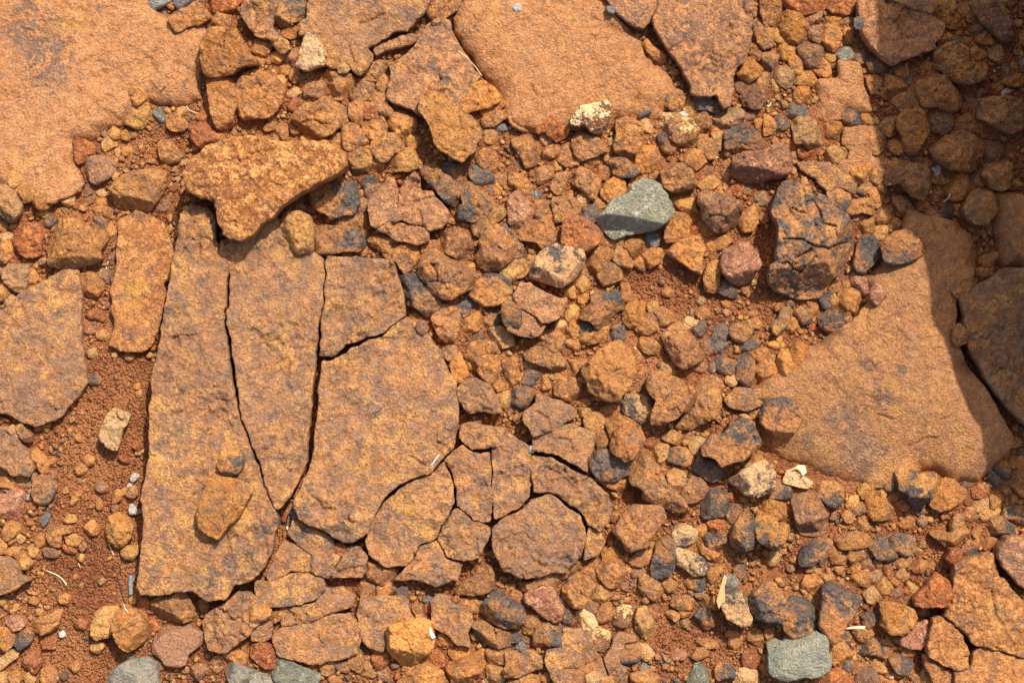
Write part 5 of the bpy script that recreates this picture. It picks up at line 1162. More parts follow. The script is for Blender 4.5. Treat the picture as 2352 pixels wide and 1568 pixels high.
v 36|3933,3136 3953,3087 4008,3072 4038,3112 4028,3172 3938,3172|
r 40|3773,3136 3808,3087 3848,3072 3898,3097 3923,3136 3878,3172 3788,3172|
y 34|4233,3092 4248,3072 4298,3117 4298,3172 4243,3172|
b 26|4183,3102 4203,3082 4228,3107 4228,3136 4193,3132|
p 32|3528,2547 3563,2532 3588,2552 3573,2592 3533,2597|
t 14|3618,2612 3633,2597 3646,2612 3636,2625|
t 12|3853,2667 3868,2660 3876,2677 3861,2687|
d 24|4193,2787 4293,2802 4283,2827 4228,2822|
o 20|3713,2732 3743,2742 3748,2767 3723,2787 3708,2757|
o 20|4018,2587 4043,2572 4058,2592 4038,2610|
r 24|4063,2602 4083,2582 4098,2622 4088,2657 4068,2647|
v 28|3963,2577 3988,2562 4016,2602 3993,2617 3963,2602|
o 22|3828,2602 3878,2597 3886,2627 3853,2630|
v 24|3968,2532 3993,2517 4013,2542 3998,2562|
r 22|4148,2712 4168,2697 4183,2727 4163,2742|
v 26|4083,2737 4138,2692 4148,2717 4118,2742|
o 30|4038,3107 4078,3127 4118,3132 4118,3172 4038,3172|
o 24|3528,2872 3553,2867 3558,2907 3533,2937 3508,2902|
"""

# fine cracks carved into single stones (tile column, tile row, tile points)
CRACKS = """
3 1|130,630 300,630 400,690 560,715 640,680 760,650
3 1|240,800 310,770 390,720
3 1|310,930 370,860 430,790
3 1|230,340 290,380 340,385
3 1|370,280 430,270 460,330 490,400 490,480 620,510
3 1|130,860 180,840 230,900 310,930
1 1|1440,280 1500,280 1560,250 1640,240
1 1|1500,370 1530,460 1530,520
1 1|1300,250 1310,290
1 1|1590,850 1650,880 1660,960 1670,1010 1720,1040 1780,1030
1 1|1800,1000 1840,950 1880,940
1 1|1600,1020 1670,1010
1 1|1690,60 1660,140
1 0|385,1140 480,1110 560,1110 600,1140 680,1140
1 0|480,1180 470,1230
1 0|950,210 1010,205 1080,170 1180,130
1 0|860,430 880,500 900,560 930,590
2 0|0,1110 100,1170 200,1190
2 0|180,790 210,870 240,890
1 2|510,1410 580,1450 610,1530 690,1520
1 2|1420,1050 1500,1100 1560,1140
2 3|680,1400 760,1360 810,1330
2 3|480,1430 600,1440 680,1400
2 1|1810,420 1900,410 1960,430 1970,480
2 1|1900,280 1920,360 1900,410
3 2|1560,720 1650,690 1720,640
3 2|1300,960 1400,920 1460,870 1560,890
3 2|1010,670 1090,690 1150,710
0 2|1990,530 2070,540 2130,560 2165,510
1 3|720,370 700,300
1 3|1760,60 1690,200
1 3|70,150 60,180 150,200
3 3|1620,960 1720,1030 1790,1110
3 3|2050,720 2070,900 2120,1010
0 0|2060,320 2060,420 2050,490
2 2|430,880 520,900 560,1000
2 2|230,640 330,700 360,800
2 2|300,1150 420,1200 560,1330
"""
# stains with a shape of their own on the slabs, plus slope shade painted on the great smooth slab: survey x, y, radius, colour key
STAINS_AND_SHADE = """
422 896 13 k|467 924 13 k|405 1046 12 k|380 1081 11 k|630 959 19 k|863 939 26 k|860 915 14 k|1035 979 16 k|800 1222 42 k|760 1235 30 k
560 1292 50 k|480 1330 36 k|600 1215 26 k|700 1165 26 k|618 1010 9 k|705 930 9 k|300 682 38 y|325 660 20 y|1472 168 18 y|1480 205 20 y|1468 222 18 y
1570 70 26 k|1540 95 16 k|1640 200 22 k|110 110 75 m|60 60 60 m|160 60 22 y|200 55 20 y|150 125 14 y|110 160 60 m|2030 905 40 m|1990 1040 60 m
1940 960 50 m|1855 1010 30 k|820 655 8 k|830 600 18 k|815 735 24 k|560 780 10 k|560 850 8 k|930 1180 30 y|1020 180 22 m|1080 60 26 m|1190 20 9 w
1420 1060 14 k|1215 1040 9 k|1240 1075 14 k|990 1340 26 k|1000 1300 14 k|1320 1280 26 k|640 1200 20 k|690 1225 20 k|1405 1150 14 k|930 1370 20 k|920 1385 14 k
2070 850 16 k|2040 880 22 y|2060 945 20 y|1990 840 24 m|1900 1085 20 k|2280 1420 24 y|2160 1290 18 k|2240 1260 22 k|2290 1400 16 k|700 600 16 k|660 660 22 m
"""
STAIN_SHADE_COL = {'k': (0.15, 0.108, 0.085), 'y': (0.58, 0.275, 0.060), 'm': (0.235, 0.140, 0.095), 'w': (0.8, 0.7, 0.5)}
def tile_pt(c, r, x, y):
    return c * 588 + x * 588 / 2351, r * 392 + y * 588 / 2351
def parse_pts(s):
    return [tuple(float(v) for v in q.split(',')) for q in s.split()]
cracks = []
for ln in CRACKS.strip().splitlines():
    a, p = ln.split('|'); c, r = map(int, a.split())
    cracks.append(np.array([tile_pt(c, r, x, y) for x, y in parse_pts(p)]))
stains_and_shade = []
for ln in STAINS_AND_SHADE.strip().replace('\n', '|').split('|'):
    x, y, r, k = ln.split(); stains_and_shade.append((float(x), float(y), float(r), k))

PX = FRAME_W * 1000 / 2352.0          # mm per survey pixel at soil level
HX, HY, HR = 720.0, 500.0, 2.5        # stacking height map, mm
hmap = np.zeros((int(2 * HY / HR), int(2 * HX / HR)))
occ = np.zeros_like(hmap, dtype=bool)
occ_slab = np.zeros_like(hmap)

def soil_z(x, y):
    """soil surface in mm"""
    z = 4.0 * fbm(x, y, 150, 3, 3) + 1.6 * fbm(x, y, 34, 3, 5)
    lumps = np.abs(fbm(x, y, 7.5, 2, 9))
    return z + 1.5 * (0.5 - lumps) * 2 + 0.9 * fbm(x, y, 3.6, 2, 13)

def hm_index(x, y):
    return (np.clip(((y + HY) / HR).astype(int), 0, hmap.shape[0] - 1), np.clip(((x + HX) / HR).astype(int), 0, hmap.shape[1] - 1))

gy, gx = np.mgrid[0:hmap.shape[0], 0:hmap.shape[1]]
hmap[:] = soil_z((gx + 0.5) * HR - HX, (gy + 0.5) * HR - HY)
hloose = hmap.copy()

def facets(x, y, period, seed):
    """chipped surface: every jittered cell is a small tilted plane; about -1..1 for the period"""
    wx = x / period + 0.35 * fbm(x, y, period * 1.3, 2, seed + 3); wy = y / period + 0.35 * fbm(x, y, period * 1.3, 2, seed + 4)
    a = 0.5 + seed % 7; ca, sa = math.cos(a), math.sin(a)
    wx, wy = wx * ca - wy * sa + 100, wx * sa + wy * ca + 100
    ix, iy = np.floor(wx), np.floor(wy)
    best = np.full(x.shape, 9.0); val = np.zeros(x.shape)
    for dj in (-1, 0, 1):
        for di in (-1, 0, 1):
            cx_, cy_ = ix + di, iy + dj
            dx = wx - cx_ - _hash(cx_, cy_, seed); dy = wy - cy_ - _hash(cx_, cy_, seed + 1)
            dd = dx * dx + dy * dy
            m = dd < best
            v = (_hash(cx_, cy_, seed + 2) - 0.5) * 2.2 * dx + (_hash(cx_, cy_, seed + 5) - 0.5) * 2.2 * dy + (_hash(cx_, cy_, seed + 6) - 0.5) * 0.7
            best = np.where(m, dd, best); val = np.where(m, v, val)
    return val

def seg_dist(px, py, poly):
    """distance, nearest point, outward normal, inside flag for closed polygon (counter-clockwise)"""
    best = np.full(px.shape, 1e18); nx_ = np.zeros_like(best); ny_ = np.zeros_like(best); ox = np.zeros_like(best); oy = np.zeros_like(best)
    ins = np.zeros(px.shape, bool)
    a = poly; b = np.roll(poly, -1, 0)
    for (ax, ay), (bx, by) in zip(a, b):
        dx, dy = bx - ax, by - ay; L2 = dx * dx + dy * dy
        if L2 < 1e-9: continue
        t = np.clip(((px - ax) * dx + (py - ay) * dy) / L2, 0, 1)
        qx = ax + t * dx; qy = ay + t * dy
        dd = (px - qx) ** 2 + (py - qy) ** 2
        m = dd < best
        best[m] = dd[m]; nx_[m] = qx[m]; ny_[m] = qy[m]
        L = math.sqrt(L2); ox[m] = dy / L; oy[m] = -dx / L
        c = ((ay > py) != (by > py))
        if dy != 0: ins ^= c & (px < (py - ay) * dx / dy + ax)
    return np.sqrt(best), nx_, ny_, ox, oy, ins

def roughen(poly, size, grow):
    """cut the corners, resample and ripple an outline (mm)"""
    p = poly
    if np.sum(p[:, 0] * np.roll(p[:, 1], -1) - np.roll(p[:, 0], -1) * p[:, 1]) < 0:
        p = p[::-1]
    q = np.roll(p, -1, 0)
    p = np.stack([p * 0.965 + q * 0.035, p * 0.035 + q * 0.965], 1).reshape(-1, 2)
    q = np.roll(p, -1, 0)
    step = 2.2 if size < 80 else 3.0
    out = []
    for (ax, ay), (bx, by) in zip(p, q):
        n = max(1, int(math.hypot(bx - ax, by - ay) / step))
        for i in range(n):
            out.append((ax + (bx - ax) * i / n, ay + (by - ay) * i / n))
    p = np.array(out)
    amp = min(2.0, 0.030 * size); fine_ = 0.35 if size < 60 else 0.8
    dx = amp * fbm(p[:, 0], p[:, 1], 16, 3, 71) * 1.6 + fine_ * fbm(p[:, 0], p[:, 1], 5.5, 2, 91)
    dy = amp * fbm(p[:, 0], p[:, 1], 16, 3, 171) * 1.6 + fine_ * fbm(p[:, 0], p[:, 1], 5.5, 2, 191)
    p = p + np.stack([dx, dy], 1)
    e = np.roll(p, -1, 0) - np.roll(p, 1, 0); L = np.hypot(e[:, 0], e[:, 1]) + 1e-6
    return p + grow * np.stack([e[:, 1] / L, -e[:, 0] / L], 1)

def build_stone(idx, cls, num, flag, pts, g):
    """returns vertices (mm), quads, attributes, footprint data"""
    rs = np.random.default_rng(1000 + idx)
    raw = np.array(pts) / 2.0
    base_xy = np.stack([(raw[:, 0] - 1176) * PX, (784 - raw[:, 1]) * PX], 1)
    ext = base_xy.max(0) - base_xy.min(0)
    size = float(np.sqrt(ext[0] * ext[1]))
    slab = cls == 'S'
    # stacking
    cx, cy = base_xy.mean(0)
    iy, ix = hm_index(base_xy[:, 0] * 0.7 + cx * 0.3, base_xy[:, 1] * 0.7 + cy * 0.3)
    under = hmap[iy, ix]
    ic = hm_index(np.array([cx]), np.array([cy])); under = np.append(under, hmap[ic])
    if slab:
        zt = num * 0.92; zb = -14.0
    else:
        p35, p60 = np.percentile(under, 35), np.percentile(under, 60)
        thick = min(num * 0.80, 0.60 * size + 3)
        zt = max(thick, p60 + 0.42 * thick)
        if num > 55: zt = max(zt, num * 0.78)
        zb = max(p35 - 3.0, -6.0) if p60 > 12 else -5.0
        zb = min(zb, zt - 4)
    k = (CAM_H * 1000 - zt * 0.8) / (CAM_H * 1000)
    poly = roughen(base_xy * k, size, (1.0 if base_xy[:, 1].mean() < -120 else 0.75) if slab else 2.1)
    ang = rs.uniform(0.25, 1.3); ca, sa = math.cos(ang), math.sin(ang)     # every mesh has its own grain direction
    M = np.array([[ca, sa], [-sa, ca]]); pr_ = poly @ M.T
    lo = pr_.min(0) - g * 1.5; hi = pr_.max(0) + g * 1.5
    xs = np.arange(lo[0], hi[0] + g, g); ys = np.arange(lo[1], hi[1] + g, g)
    X, Y = np.meshgrid(xs, ys)
    d, qx, qy, onx, ony, ins = seg_dist(X, Y, pr_)
    onx, ony = onx * ca - ony * sa, onx * sa + ony * ca
    cell = ins[:-1, :-1] | ins[1:, :-1] | ins[:-1, 1:] | ins[1:, 1:]
    used = np.zeros(X.shape, bool)
    used[:-1, :-1] |= cell; used[1:, :-1] |= cell; used[:-1, 1:] |= cell; used[1:, 1:] |= cell
    X = np.where(ins, X, qx); Y = np.where(ins, Y, qy); d = np.where(ins, d, 0.0)
    X, Y = X * ca - Y * sa, X * sa + Y * ca
    R = max(d.max(), 1.5)
    # ---- top surface
    cxy = poly.mean(0)
    ux, uy = X - cxy[0], Y - cxy[1]
    s1 = idx * 7
    if slab:
        und = 2.6 * fbm(X, Y, 90, 3, s1) + 1.2 * fbm(X, Y, 30, 2, s1 + 1)
        tilt = rs.normal(0, 0.012, 2)
        z = zt + und + tilt[0] * ux + tilt[1] * uy
        r = np.minimum(1.8 + 1.4 * fbm(X, Y, 28, 2, s1 + 2), R * 0.5)
        rough = (0.45 + 1.0 * smooth(-0.2, 0.35, fbm(X, Y, 70, 2, s1 + 9))) * (0.55 if flag in ('a', 'q') else 1.15)
        w1 = fbm(X, Y, 42, 4, s1 + 3, 0.6); w2 = fbm(X, Y, 17, 3, s1 + 4, 0.6)
        z -= (0.3 + 0.7 * rough) * (2.1 * smooth(0.10, 0.13, w1) + 1.8 * smooth(0.30, 0.33, w1))
        z -= rough * 1.3 * smooth(0.18, 0.24, w2)
        z += rough * (2.2 * facets(X, Y, 19, s1 + 10) + 1.55 * facets(X, Y, 8.0, s1 + 11) + 0.5 * fbm(X, Y, 9, 2, s1 + 5))
        if flag == 'q':                                     # surface falling away towards the lower left
            z -= 0.27 * np.clip((X - 420) * -0.35 + (Y + 50) * -0.94, 0, 135)
        if flag in ('a', 'q'):                              # worn margin sinking under dust
            z -= 0.75 * zt * np.exp(-d / 9.0) * smooth(-0.25, 0.25, fbm(X, Y, 60, 2, s1 + 12))
        rim = np.exp(-d / 6.0)
        z -= rim * (1.0 + 2.2 * np.clip(fbm(X, Y, 20, 3, s1 + 8), -0.3, 1))
    else:
        H = zt - zb
        nf = rs.integers(5, 9)
        th0 = rs.uniform(0, 6.28)
        sharp = flag in ('f', 't', 'u', 'h', 'v', 'b')
        if flag == 'b': nf = 0                              # outline with inner corners: no cutting planes
        wx = ux + 1.2 * fbm(X, Y, 14, 2, s1 + 20); wy = uy + 1.2 * fbm(X, Y, 14, 2, s1 + 21)
        mag = rs.uniform(0.01, 0.07, 2) if sharp else rs.uniform(0.08, 0.42, 2)
        ta = rs.uniform(0, 6.283); tb = ta + rs.uniform(1.8, 3.6)
        if flag == 't': mag = np.array([0.33, 0.12]); ta, tb = -1.35, 2.2
        z = np.minimum(zt + mag[0] * (wx * math.cos(ta) + wy * math.sin(ta)), zt + mag[1] * (wx * math.cos(tb) + wy * math.sin(tb)))
        for i in range(nf):
            th = th0 + (i + rs.uniform(-0.35, 0.35)) * 6.283 / nf
            c, s = math.cos(th), math.sin(th)
            sup = max(((poly - cxy) @ np.array([c, s])).max(), 1.0)
            tpos = rs.uniform(0.6, 0.95) if sharp else rs.uniform(0.25, 0.88)
            slope = rs.uniform(0.8, 2.4) if sharp else rs.uniform(0.5, 2.1)
            if flag == 't': tpos = 0.7 + 0.3 * tpos
            if flag == 'v' and i == 0: th, tpos, slope = -1.75, 0.22, 1.7
            c, s = math.cos(th), math.sin(th); sup = max(((poly - cxy) @ np.array([c, s])).max(), 1.0)
            slope *= min(1.0, 1.5 * H / (0.5 * size + 1))
            z = np.minimum(z, zt + 0.02 * size - slope * (wx * c + wy * s - tpos * sup))
        if flag == 'b':
            z -= 0.08 * np.clip(-0.30 * ux - 0.95 * uy, 0, 60) + 0.8 * np.clip(5.0 - d, 0, 5) * smooth(-0.3, 0.3, fbm(X, Y, 24, 2, s1 + 35))
        edge = 0.50 if sharp else 0.30
        z = np.maximum(z, zb + H * edge * (0.75 + 0.4 * fbm(X, Y, 0.5 * size + 5, 2, s1 + 22)))
        z = np.minimum(z, zt + 0.05 * H)
        a = min(1.0, size / 40.0)
        if cls in 'gGePEH':
            z += a * (0.8 * fbm(X, Y, 0.32 * size + 3, 2, s1 + 23) + (1.6 if cls in 'EH' else 0.35) * facets(X, Y, 14, s1 + 30) + (0.7 if cls in 'EH' else 0.25) * facets(X, Y, 5, s1 + 31))
        else:
            z += a * (1.2 * fbm(X, Y, 0.32 * size + 3, 3, s1 + 23) + 2.9 * facets(X, Y, 12, s1 + 30)) + (0.5 + 0.5 * a) * 2.0 * facets(X, Y, 5.2, s1 + 31) + 0.3 * fbm(X, Y, 4.5, 1, s1 + 25)
            w1 = fbm(X, Y, 0.30 * size + 6, 3, s1 + 26, 0.6)
            z -= a * 1.5 * smooth(0.12, 0.17, w1)
        if cls == 'K':
            z += 4.5 * facets(X, Y, 26, s1 + 33) + 2.0 * facets(X, Y, 10, s1 + 34)
        if cls in 'CcxK':                                   # crumbly, crazed surfaces
            z -= 1.4 * smooth(0.0, 0.07, 0.07 - np.abs(fbm(X, Y, 13, 3, s1 + 27)))
            z += 0.9 * facets(X, Y, 4.0, s1 + 32)
        r = np.minimum(R * 0.25, 0.6 + 0.012 * size) * np.ones_like(X)
        if cls in 'GgR': r = np.minimum(R * 0.6, r * 2.5)
    q = np.clip(1 - d / np.maximum(r, 0.4), 0, 1)
    z -= np.minimum(r, (zt - zb) * 0.5) * 0.8 * (1 - np.sqrt(np.clip(1 - q * q, 0, 1)))
    # carved cracks
    kx, ky = X / (PX * k) + 1176, 784 - Y / (PX * k)
    x0, x1, y0, y1 = kx.min(), kx.max(), ky.min(), ky.max()
    if size > 30:
        for c in cracks:
            if c[:, 0].max() < x0 or c[:, 0].min() > x1 or c[:, 1].max() < y0 or c[:, 1].min() > y1: continue
            jx = kx + 2.2 * fbm(kx, ky, 14, 2, 5); jy = ky + 2.2 * fbm(kx, ky, 14, 2, 6)
            best = np.full(X.shape, 1e9)
            for (ax, ay), (bx, by) in zip(c[:-1], c[1:]):
                t = np.clip(((jx - ax) * (bx - ax) + (jy - ay) * (by - ay)) / ((bx - ax) ** 2 + (by - ay) ** 2), 0, 1)
                best = np.minimum(best, np.hypot(jx - ax - t * (bx - ax), jy - ay - t * (by - ay)))
            z -= (9.0 if cls == 'K' else 5.0) * smooth(3.2, 0.6, best)
    z = np.maximum(z, zb + 1.0)
    # ---- top faces
    vid = np.full(X.shape, -1, int); vid[used] = np.arange(used.sum())
    jj, ii = np.nonzero(cell)
    quads = np.stack([vid[jj, ii], vid[jj, ii + 1], vid[jj + 1, ii + 1], vid[jj + 1, ii]], 1)
    V = np.stack([X[used], Y[used], z[used]], 1)
    # ---- side walls
    pad = np.pad(cell, 1)
    E = []
    for dj, di, va, vb in ((-1, 0, (0, 0), (0, 1)), (0, 1, (0, 1), (1, 1)), (1, 0, (1, 1), (1, 0)), (0, -1, (1, 0), (0, 0))):
        m = cell & ~pad[1 + dj:pad.shape[0] - 1 + dj, 1 + di:pad.shape[1] - 1 + di]
        a_, b_ = np.nonzero(m)
        E.append(np.stack([vid[a_ + va[0], b_ + va[1]], vid[a_ + vb[0], b_ + vb[1]]], 1))
    E = np.concatenate(E)
    bv = np.unique(E); rank = np.full(len(V), -1, int); rank[bv] = np.arange(len(bv))
    nxv, nyv = onx[used][bv], ony[used][bv]
    top = V[bv]
    rings = [bv]; nv = len(V); walls = []; Vs = [V]
    depth = top[:, 2] - zb
    und_cut = 2.0 if slab else min(6.0, 0.09 * size)
    for f, off in ((0.22, 0.15), (0.6, -0.25 * und_cut), (1.0, -und_cut)):
        no = (0.8 if slab else 0.5) * fbm(top[:, 0] + 50 * f, top[:, 1] + depth * f, 9, 3, s1 + 40)
        o = off + no * min(1, size / 40)
        Vs.append(np.stack([top[:, 0] + nxv * o, top[:, 1] + nyv * o, top[:, 2] - depth * f], 1))
        rings.append(nv + np.arange(len(bv))); nv += len(bv)
    for ra, rb in zip(rings[:-1], rings[1:]):
        a_, b_ = rank[E[:, 0]], rank[E[:, 1]]
        walls.append(np.stack([ra[a_], rb[a_], rb[b_], ra[b_]], 1))
    V = np.concatenate(Vs); quads = np.concatenate([quads] + walls)
    # ---- footprint in the stacking map
    tX, tY, tz = X[used & (d > 0)], Y[used & (d > 0)], z[used & (d > 0)]
    if len(tX):
        iy, ix = hm_index(tX, tY); np.maximum.at(hmap, (iy, ix), tz); occ[iy, ix] = True
        if slab: occ_slab[iy, ix] = 1
        else: np.maximum.at(hloose, (iy, ix), tz)
    # ---- colour
    body, second, cover, mott, och, gloss = PALETTE.get(cls + flag, PALETTE[cls]) if slab else PALETTE[cls]
    jit = float(np.clip(rs.normal(0, 0.13), -0.26, 0.24)) * (0.4 if slab else 1); hue = rs.normal(0, 0.045) * (0.4 if slab else 1)
    tint = np.array([body[0] * (1 + jit), body[1] * (1 + jit + hue), body[2] * (1 + jit + 1.5 * hue)])
    cover = float(np.clip(cover + rs.normal(0, 0.07), 0, 0.8))
    T = np.ones((len(V), 4)); T[:, :3] = tint
    if slab or size > 90:
        vx, vy = V[:, 0] / (PX * k) + 1176, 784 - V[:, 1] / (PX * k)
        for sx, sy, sr, key in stains_and_shade:
            if sx + sr * 1.6 < x0 or sx - sr * 1.6 > x1 or sy + sr * 1.6 < y0 or sy - sr * 1.6 > y1: continue
            rr = np.hypot(vx - sx, vy - sy) / sr + 0.55 * fbm(vx, vy, max(9, sr * 0.7), 4, 77, 0.65)
            w = smooth(1.0, 0.6, rr) * 0.85
            T[:, :3] = T[:, :3] * (1 - w[:, None]) + np.array(STAIN_SHADE_COL[key]) * w[:, None]
    P = np.ones((len(V), 4)); P[:, :3] = second
    C = np.empty((len(V), 4)); C[:] = (cover, mott, och, gloss)
    if cls in 'dDKCxwY':                                    # the second colour belongs to one side of the stone
        th = rs.uniform(0, 6.283)
        if cls in 'wx' or flag == 'h': th = 1.5
        if flag == 'u': th = -1.5
        sd = ((V[:, 0] - cxy[0]) * math.cos(th) + (V[:, 1] - cxy[1]) * math.sin(th)) / (0.5 * size)
        C[:, 0] = np.clip((cover - 0.14 if flag in ('u', 'h') else cover) + (0.08 if cls == 'K' else (0.6 if flag in ('u', 'h') else 0.38)) * sd, 0.0, 0.9)
    return V, quads, dict(tint=T, patch=P, cover=C), (cxy[0], cxy[1], zb, zt, size)

# ------------------------------------------------------------------ ground sheet
def ground_sheet():
    fine = 3.1
    xs = np.arange(-HX, HX + fine, fine); ys = np.arange(-HY, HY + fine, fine)
    grow = [8.0]
    while sum(grow) < 60000: grow.append(grow[-1] * 1.32)
    g_ = np.cumsum(grow)
    xs = np.concatenate([-HX - g_[::-1], xs, xs[-1] + g_]); ys = np.concatenate([-HY - g_[::-1], ys, ys[-1] + g_])
    X, Y = np.meshgrid(xs, ys)
    z = ground_z(X, Y)
    far = np.maximum(np.abs(X) / 1500, np.abs(Y) / 1500)
    z = np.where(far > 1, 6 * fbm(X, Y, 900, 3, 2) + 60 * fbm(X, Y, 9000, 3, 4) * np.clip(far / 6, 0, 1), z)
    n = len(xs)
    jj, ii = np.mgrid[0:len(ys) - 1, 0:n - 1]
    a = (jj * n + ii).ravel()
    q = np.stack([a, a + 1, a + n + 1, a + n], 1)
    me = mesh_from('ground', np.stack([X.ravel(), Y.ravel(), z.ravel()], 1) / 1000, q)
    return link('ground', me, SOIL, kind='structure', label='loose red soil under the stones')
# ------------------------------------------------------------------ stones: slabs first, then the loose rocks from low to high
stones = []
for i, ln in enumerate(l for l in SURVEY.strip().splitlines() if l.strip()):
    a, p, lab = ln.split('|')
    a = a.split(); pts = parse_pts(p)
    q = np.array(pts) / 2.0
    area = abs(np.sum(q[:, 0] * np.roll(q[:, 1], -1) - np.roll(q[:, 0], -1) * q[:, 1])) / 2
    # the share of it inside the picture counts for its rank
    vis = (np.clip(q[:, 0], 0, 2352).max() - np.clip(q[:, 0], 0, 2352).min()) * (np.clip(q[:, 1], 0, 1568).max() - np.clip(q[:, 1], 0, 1568).min())
    stones.append(dict(i=i, cls=a[0], num=float(a[1]), flag=a[2] if len(a) > 2 else '', pts=pts, area=area, vis=vis, label=lab.strip(), c=q.mean(0)))
loose = sorted([s for s in stones if s['cls'] != 'S'], key=lambda s: -(s['vis'] + (1e6 if s['label'] else 0)))
single = set(s['i'] for s in loose[:300]) | set(s['i'] for s in stones if s['cls'] == 'S')

LANDMARKS = [('boot-shaped orange rock', 590, 420), ('grey-green rock at centre', 1460, 480), ('pale crumbly stone', 1280, 605), ('large black and ochre boulder', 1865, 550),
 ('long tilted boulder', 1035, 290), ('white-capped rock', 1355, 265), ('cream triangular shard', 715, 125), ('reddish brick-like rock', 1755, 375),
 ('round pinkish stone', 1700, 605), ('rounded cracked boulder', 1020, 630), ('rugged orange boulder', 1395, 850), ('round dark cobble', 1795, 960),
 ('egg-shaped slab', 880, 980), ('tallest slab', 440, 1000), ('big rounded orange boulder', 165, 555), ('left tan slab', 90, 800), ('notched orange block', 525, 120),
 ('crazed slab', 970, 460), ('crazed pavement', 1180, 1150), ('bright orange chunky rock', 940, 1490), ('grey-green boulder by the bottom', 1840, 1510),
 ('smooth pink stone', 410, 1480), ('straw-coloured brick stone', 262, 985), ('sunlit slab at the shadow edge', 1930, 220), ('large shaded slab', 2070, 70),
 ('broad shaded lozenge rock', 2200, 350), ('egg-shaped shaded rock', 2255, 475), ('black and orange boulder on the shadow edge', 2075, 570),
 ('pointed charcoal and orange rock', 2105, 1120), ('large ridged slab', 2260, 1370), ('cream jagged slab', 1590, 1290), ('flat oval pebble', 1680, 1335),
 ('pinkish red oval rock', 1250, 1380), ('big kite-shaped rock', 1930, 1400), ('curled dry leaf', 1832, 1080), ('amber lump', 1570, 470), ('yellow and white crusted rock', 1560, 300),
 ('smooth grey pebble on the shadow edge', 1940, 123), ('left-edge ragged slab', 30, 1320), ('big rounded grey stone', 305, 1545), ('huge smooth upper left slab', 200, 200),
 ('sooty pitted block', 770, 455), ('golden ochre rock', 1775, 1220), ('flat brown overhanging rock', 1540, 910)]
used_labels = set()
def side(dx, dy):
    a = (math.degrees(math.atan2(-dy, dx)) + 360) % 360
    return ['right of', 'above right of', 'above', 'above left of', 'left of', 'below left of', 'below', 'below right of'][int((a + 22.5) // 45) % 8]
def auto_label(s):
    word = COLOUR_WORD[s['cls']]
    kind = 'slab piece' if s['cls'] == 'S' else ('stone' if s['vis'] < 2600 else 'rock')
    size = 'small' if s['vis'] < 1500 else ('medium-sized' if s['vis'] < 4000 else 'large')
    x, y = s['c']
    near = sorted(LANDMARKS, key=lambda l: math.hypot(l[1] - x, l[2] - y))[:5]
    cands = []
    for l in near[:3]:
        dd = math.hypot(l[1] - x, l[2] - y)
        j = 'just ' if dd < 75 else ('well ' if dd > 170 else '')
        cands.append(f"{size} {word} {kind} {j}{side(x - l[1], y - l[2])} the {l[0]}")
    cands.append(f"{size} {word} {kind} between the {near[0][0]} and the {near[1][0]}")
    cands.append(f"{size} {word} {kind} between the {near[0][0]} and the {near[2][0]}")
    elong = 'elongated' if s['pts'] and (np.ptp(np.array(s['pts'])[:, 0]) > 1.4 * np.ptp(np.array(s['pts'])[:, 1]) or np.ptp(np.array(s['pts'])[:, 1]) > 1.4 * np.ptp(np.array(s['pts'])[:, 0])) else 'compact'
    for l in near:
        for w in ('nearest ', 'next nearest ', 'third nearest ', 'fourth nearest '):
            cands.append(f"{elong} {word} {kind}, {w}{side(x - l[1], y - l[2])} the {l[0]}")
    for c in cands:
        if c not in used_labels and len(c.split()) <= 16:
            return c
    return cands[-1]
for s in stones:
    if s['i'] in single and s['label']: used_labels.add(s['label'])
for s in loose[:300] + [s for s in stones if s['cls'] == 'S']:
    if not s['label']:
        s['label'] = auto_label(s); used_labels.add(s['label'])

order = sorted([s for s in stones if s['cls'] == 'S'], key=lambda s: -s['area']) + sorted([s for s in stones if s['cls'] != 'S'], key=lambda s: s['num'])
gravel = [[], [], {'tint': [], 'patch': [], 'cover': []}]; gcount = 0
def add_gravel(V, F, A):
    global gcount
    gravel[0].append(V); gravel[1].append(F + gcount); gcount += len(V)
    for k_ in A: gravel[2][k_].append(A[k_])
for s in order:
    g = 1.62 if s['cls'] == 'S' else (1.35 if s['area'] > 1500 else (1.25 if s['i'] in single else 1.4))
    V, F, A, (cx, cy, zb, zt, size) = build_stone(s['i'], s['cls'], s['num'], s['flag'], s['pts'], g)
    if s['i'] in single:
        org = np.array([cx, cy, zb])
        if s['cls'] == 'S':
            nm, cat, grp = 'rock_slab', 'slab', 'bedrock slabs and plates'
        elif size > 55: nm, cat, grp = 'boulder', 'boulder', 'large loose rocks'
        elif size > 22: nm, cat, grp = 'rock', 'rock', 'loose rocks among the slabs'
        else: nm, cat, grp = 'pebble', 'pebble', 'small stones among the slabs'
        me = mesh_from(nm, (V - org) / 1000, F, None, A, shade=s['cls'] in 'SGgP')
        link(nm, me, ROCK, org / 1000, label=s['label'], category=cat, group=grp, kind='thing')
    else:
        add_gravel(V, F, A)

# bare soil: ellipses in survey pixels (x, y, rx, ry)
BARE = [(268, 900, 95, 200), (330, 1150, 40, 200), (215, 1130, 110, 130), (220, 1330, 130, 150), (150, 1500, 150, 80), (1540, 660, 140, 60), (1700, 560, 60, 90), (1790, 690, 60, 40),
        (1560, 1440, 75, 75), (1610, 1500, 60, 50), (1870, 1210, 40, 40), (2170, 1230, 60, 45), (380, 330, 50, 40), (300, 310, 50, 40), (1450, 1130, 30, 30), (1800, 1300, 40, 30)]
def bare(vx, vy):
    m = np.zeros(vx.shape)
    for x, y, rx, ry in BARE:
        m = np.maximum(m, smooth(1.15, 0.75, np.hypot((vx - x) / rx, (vy - y) / ry)))
    return m
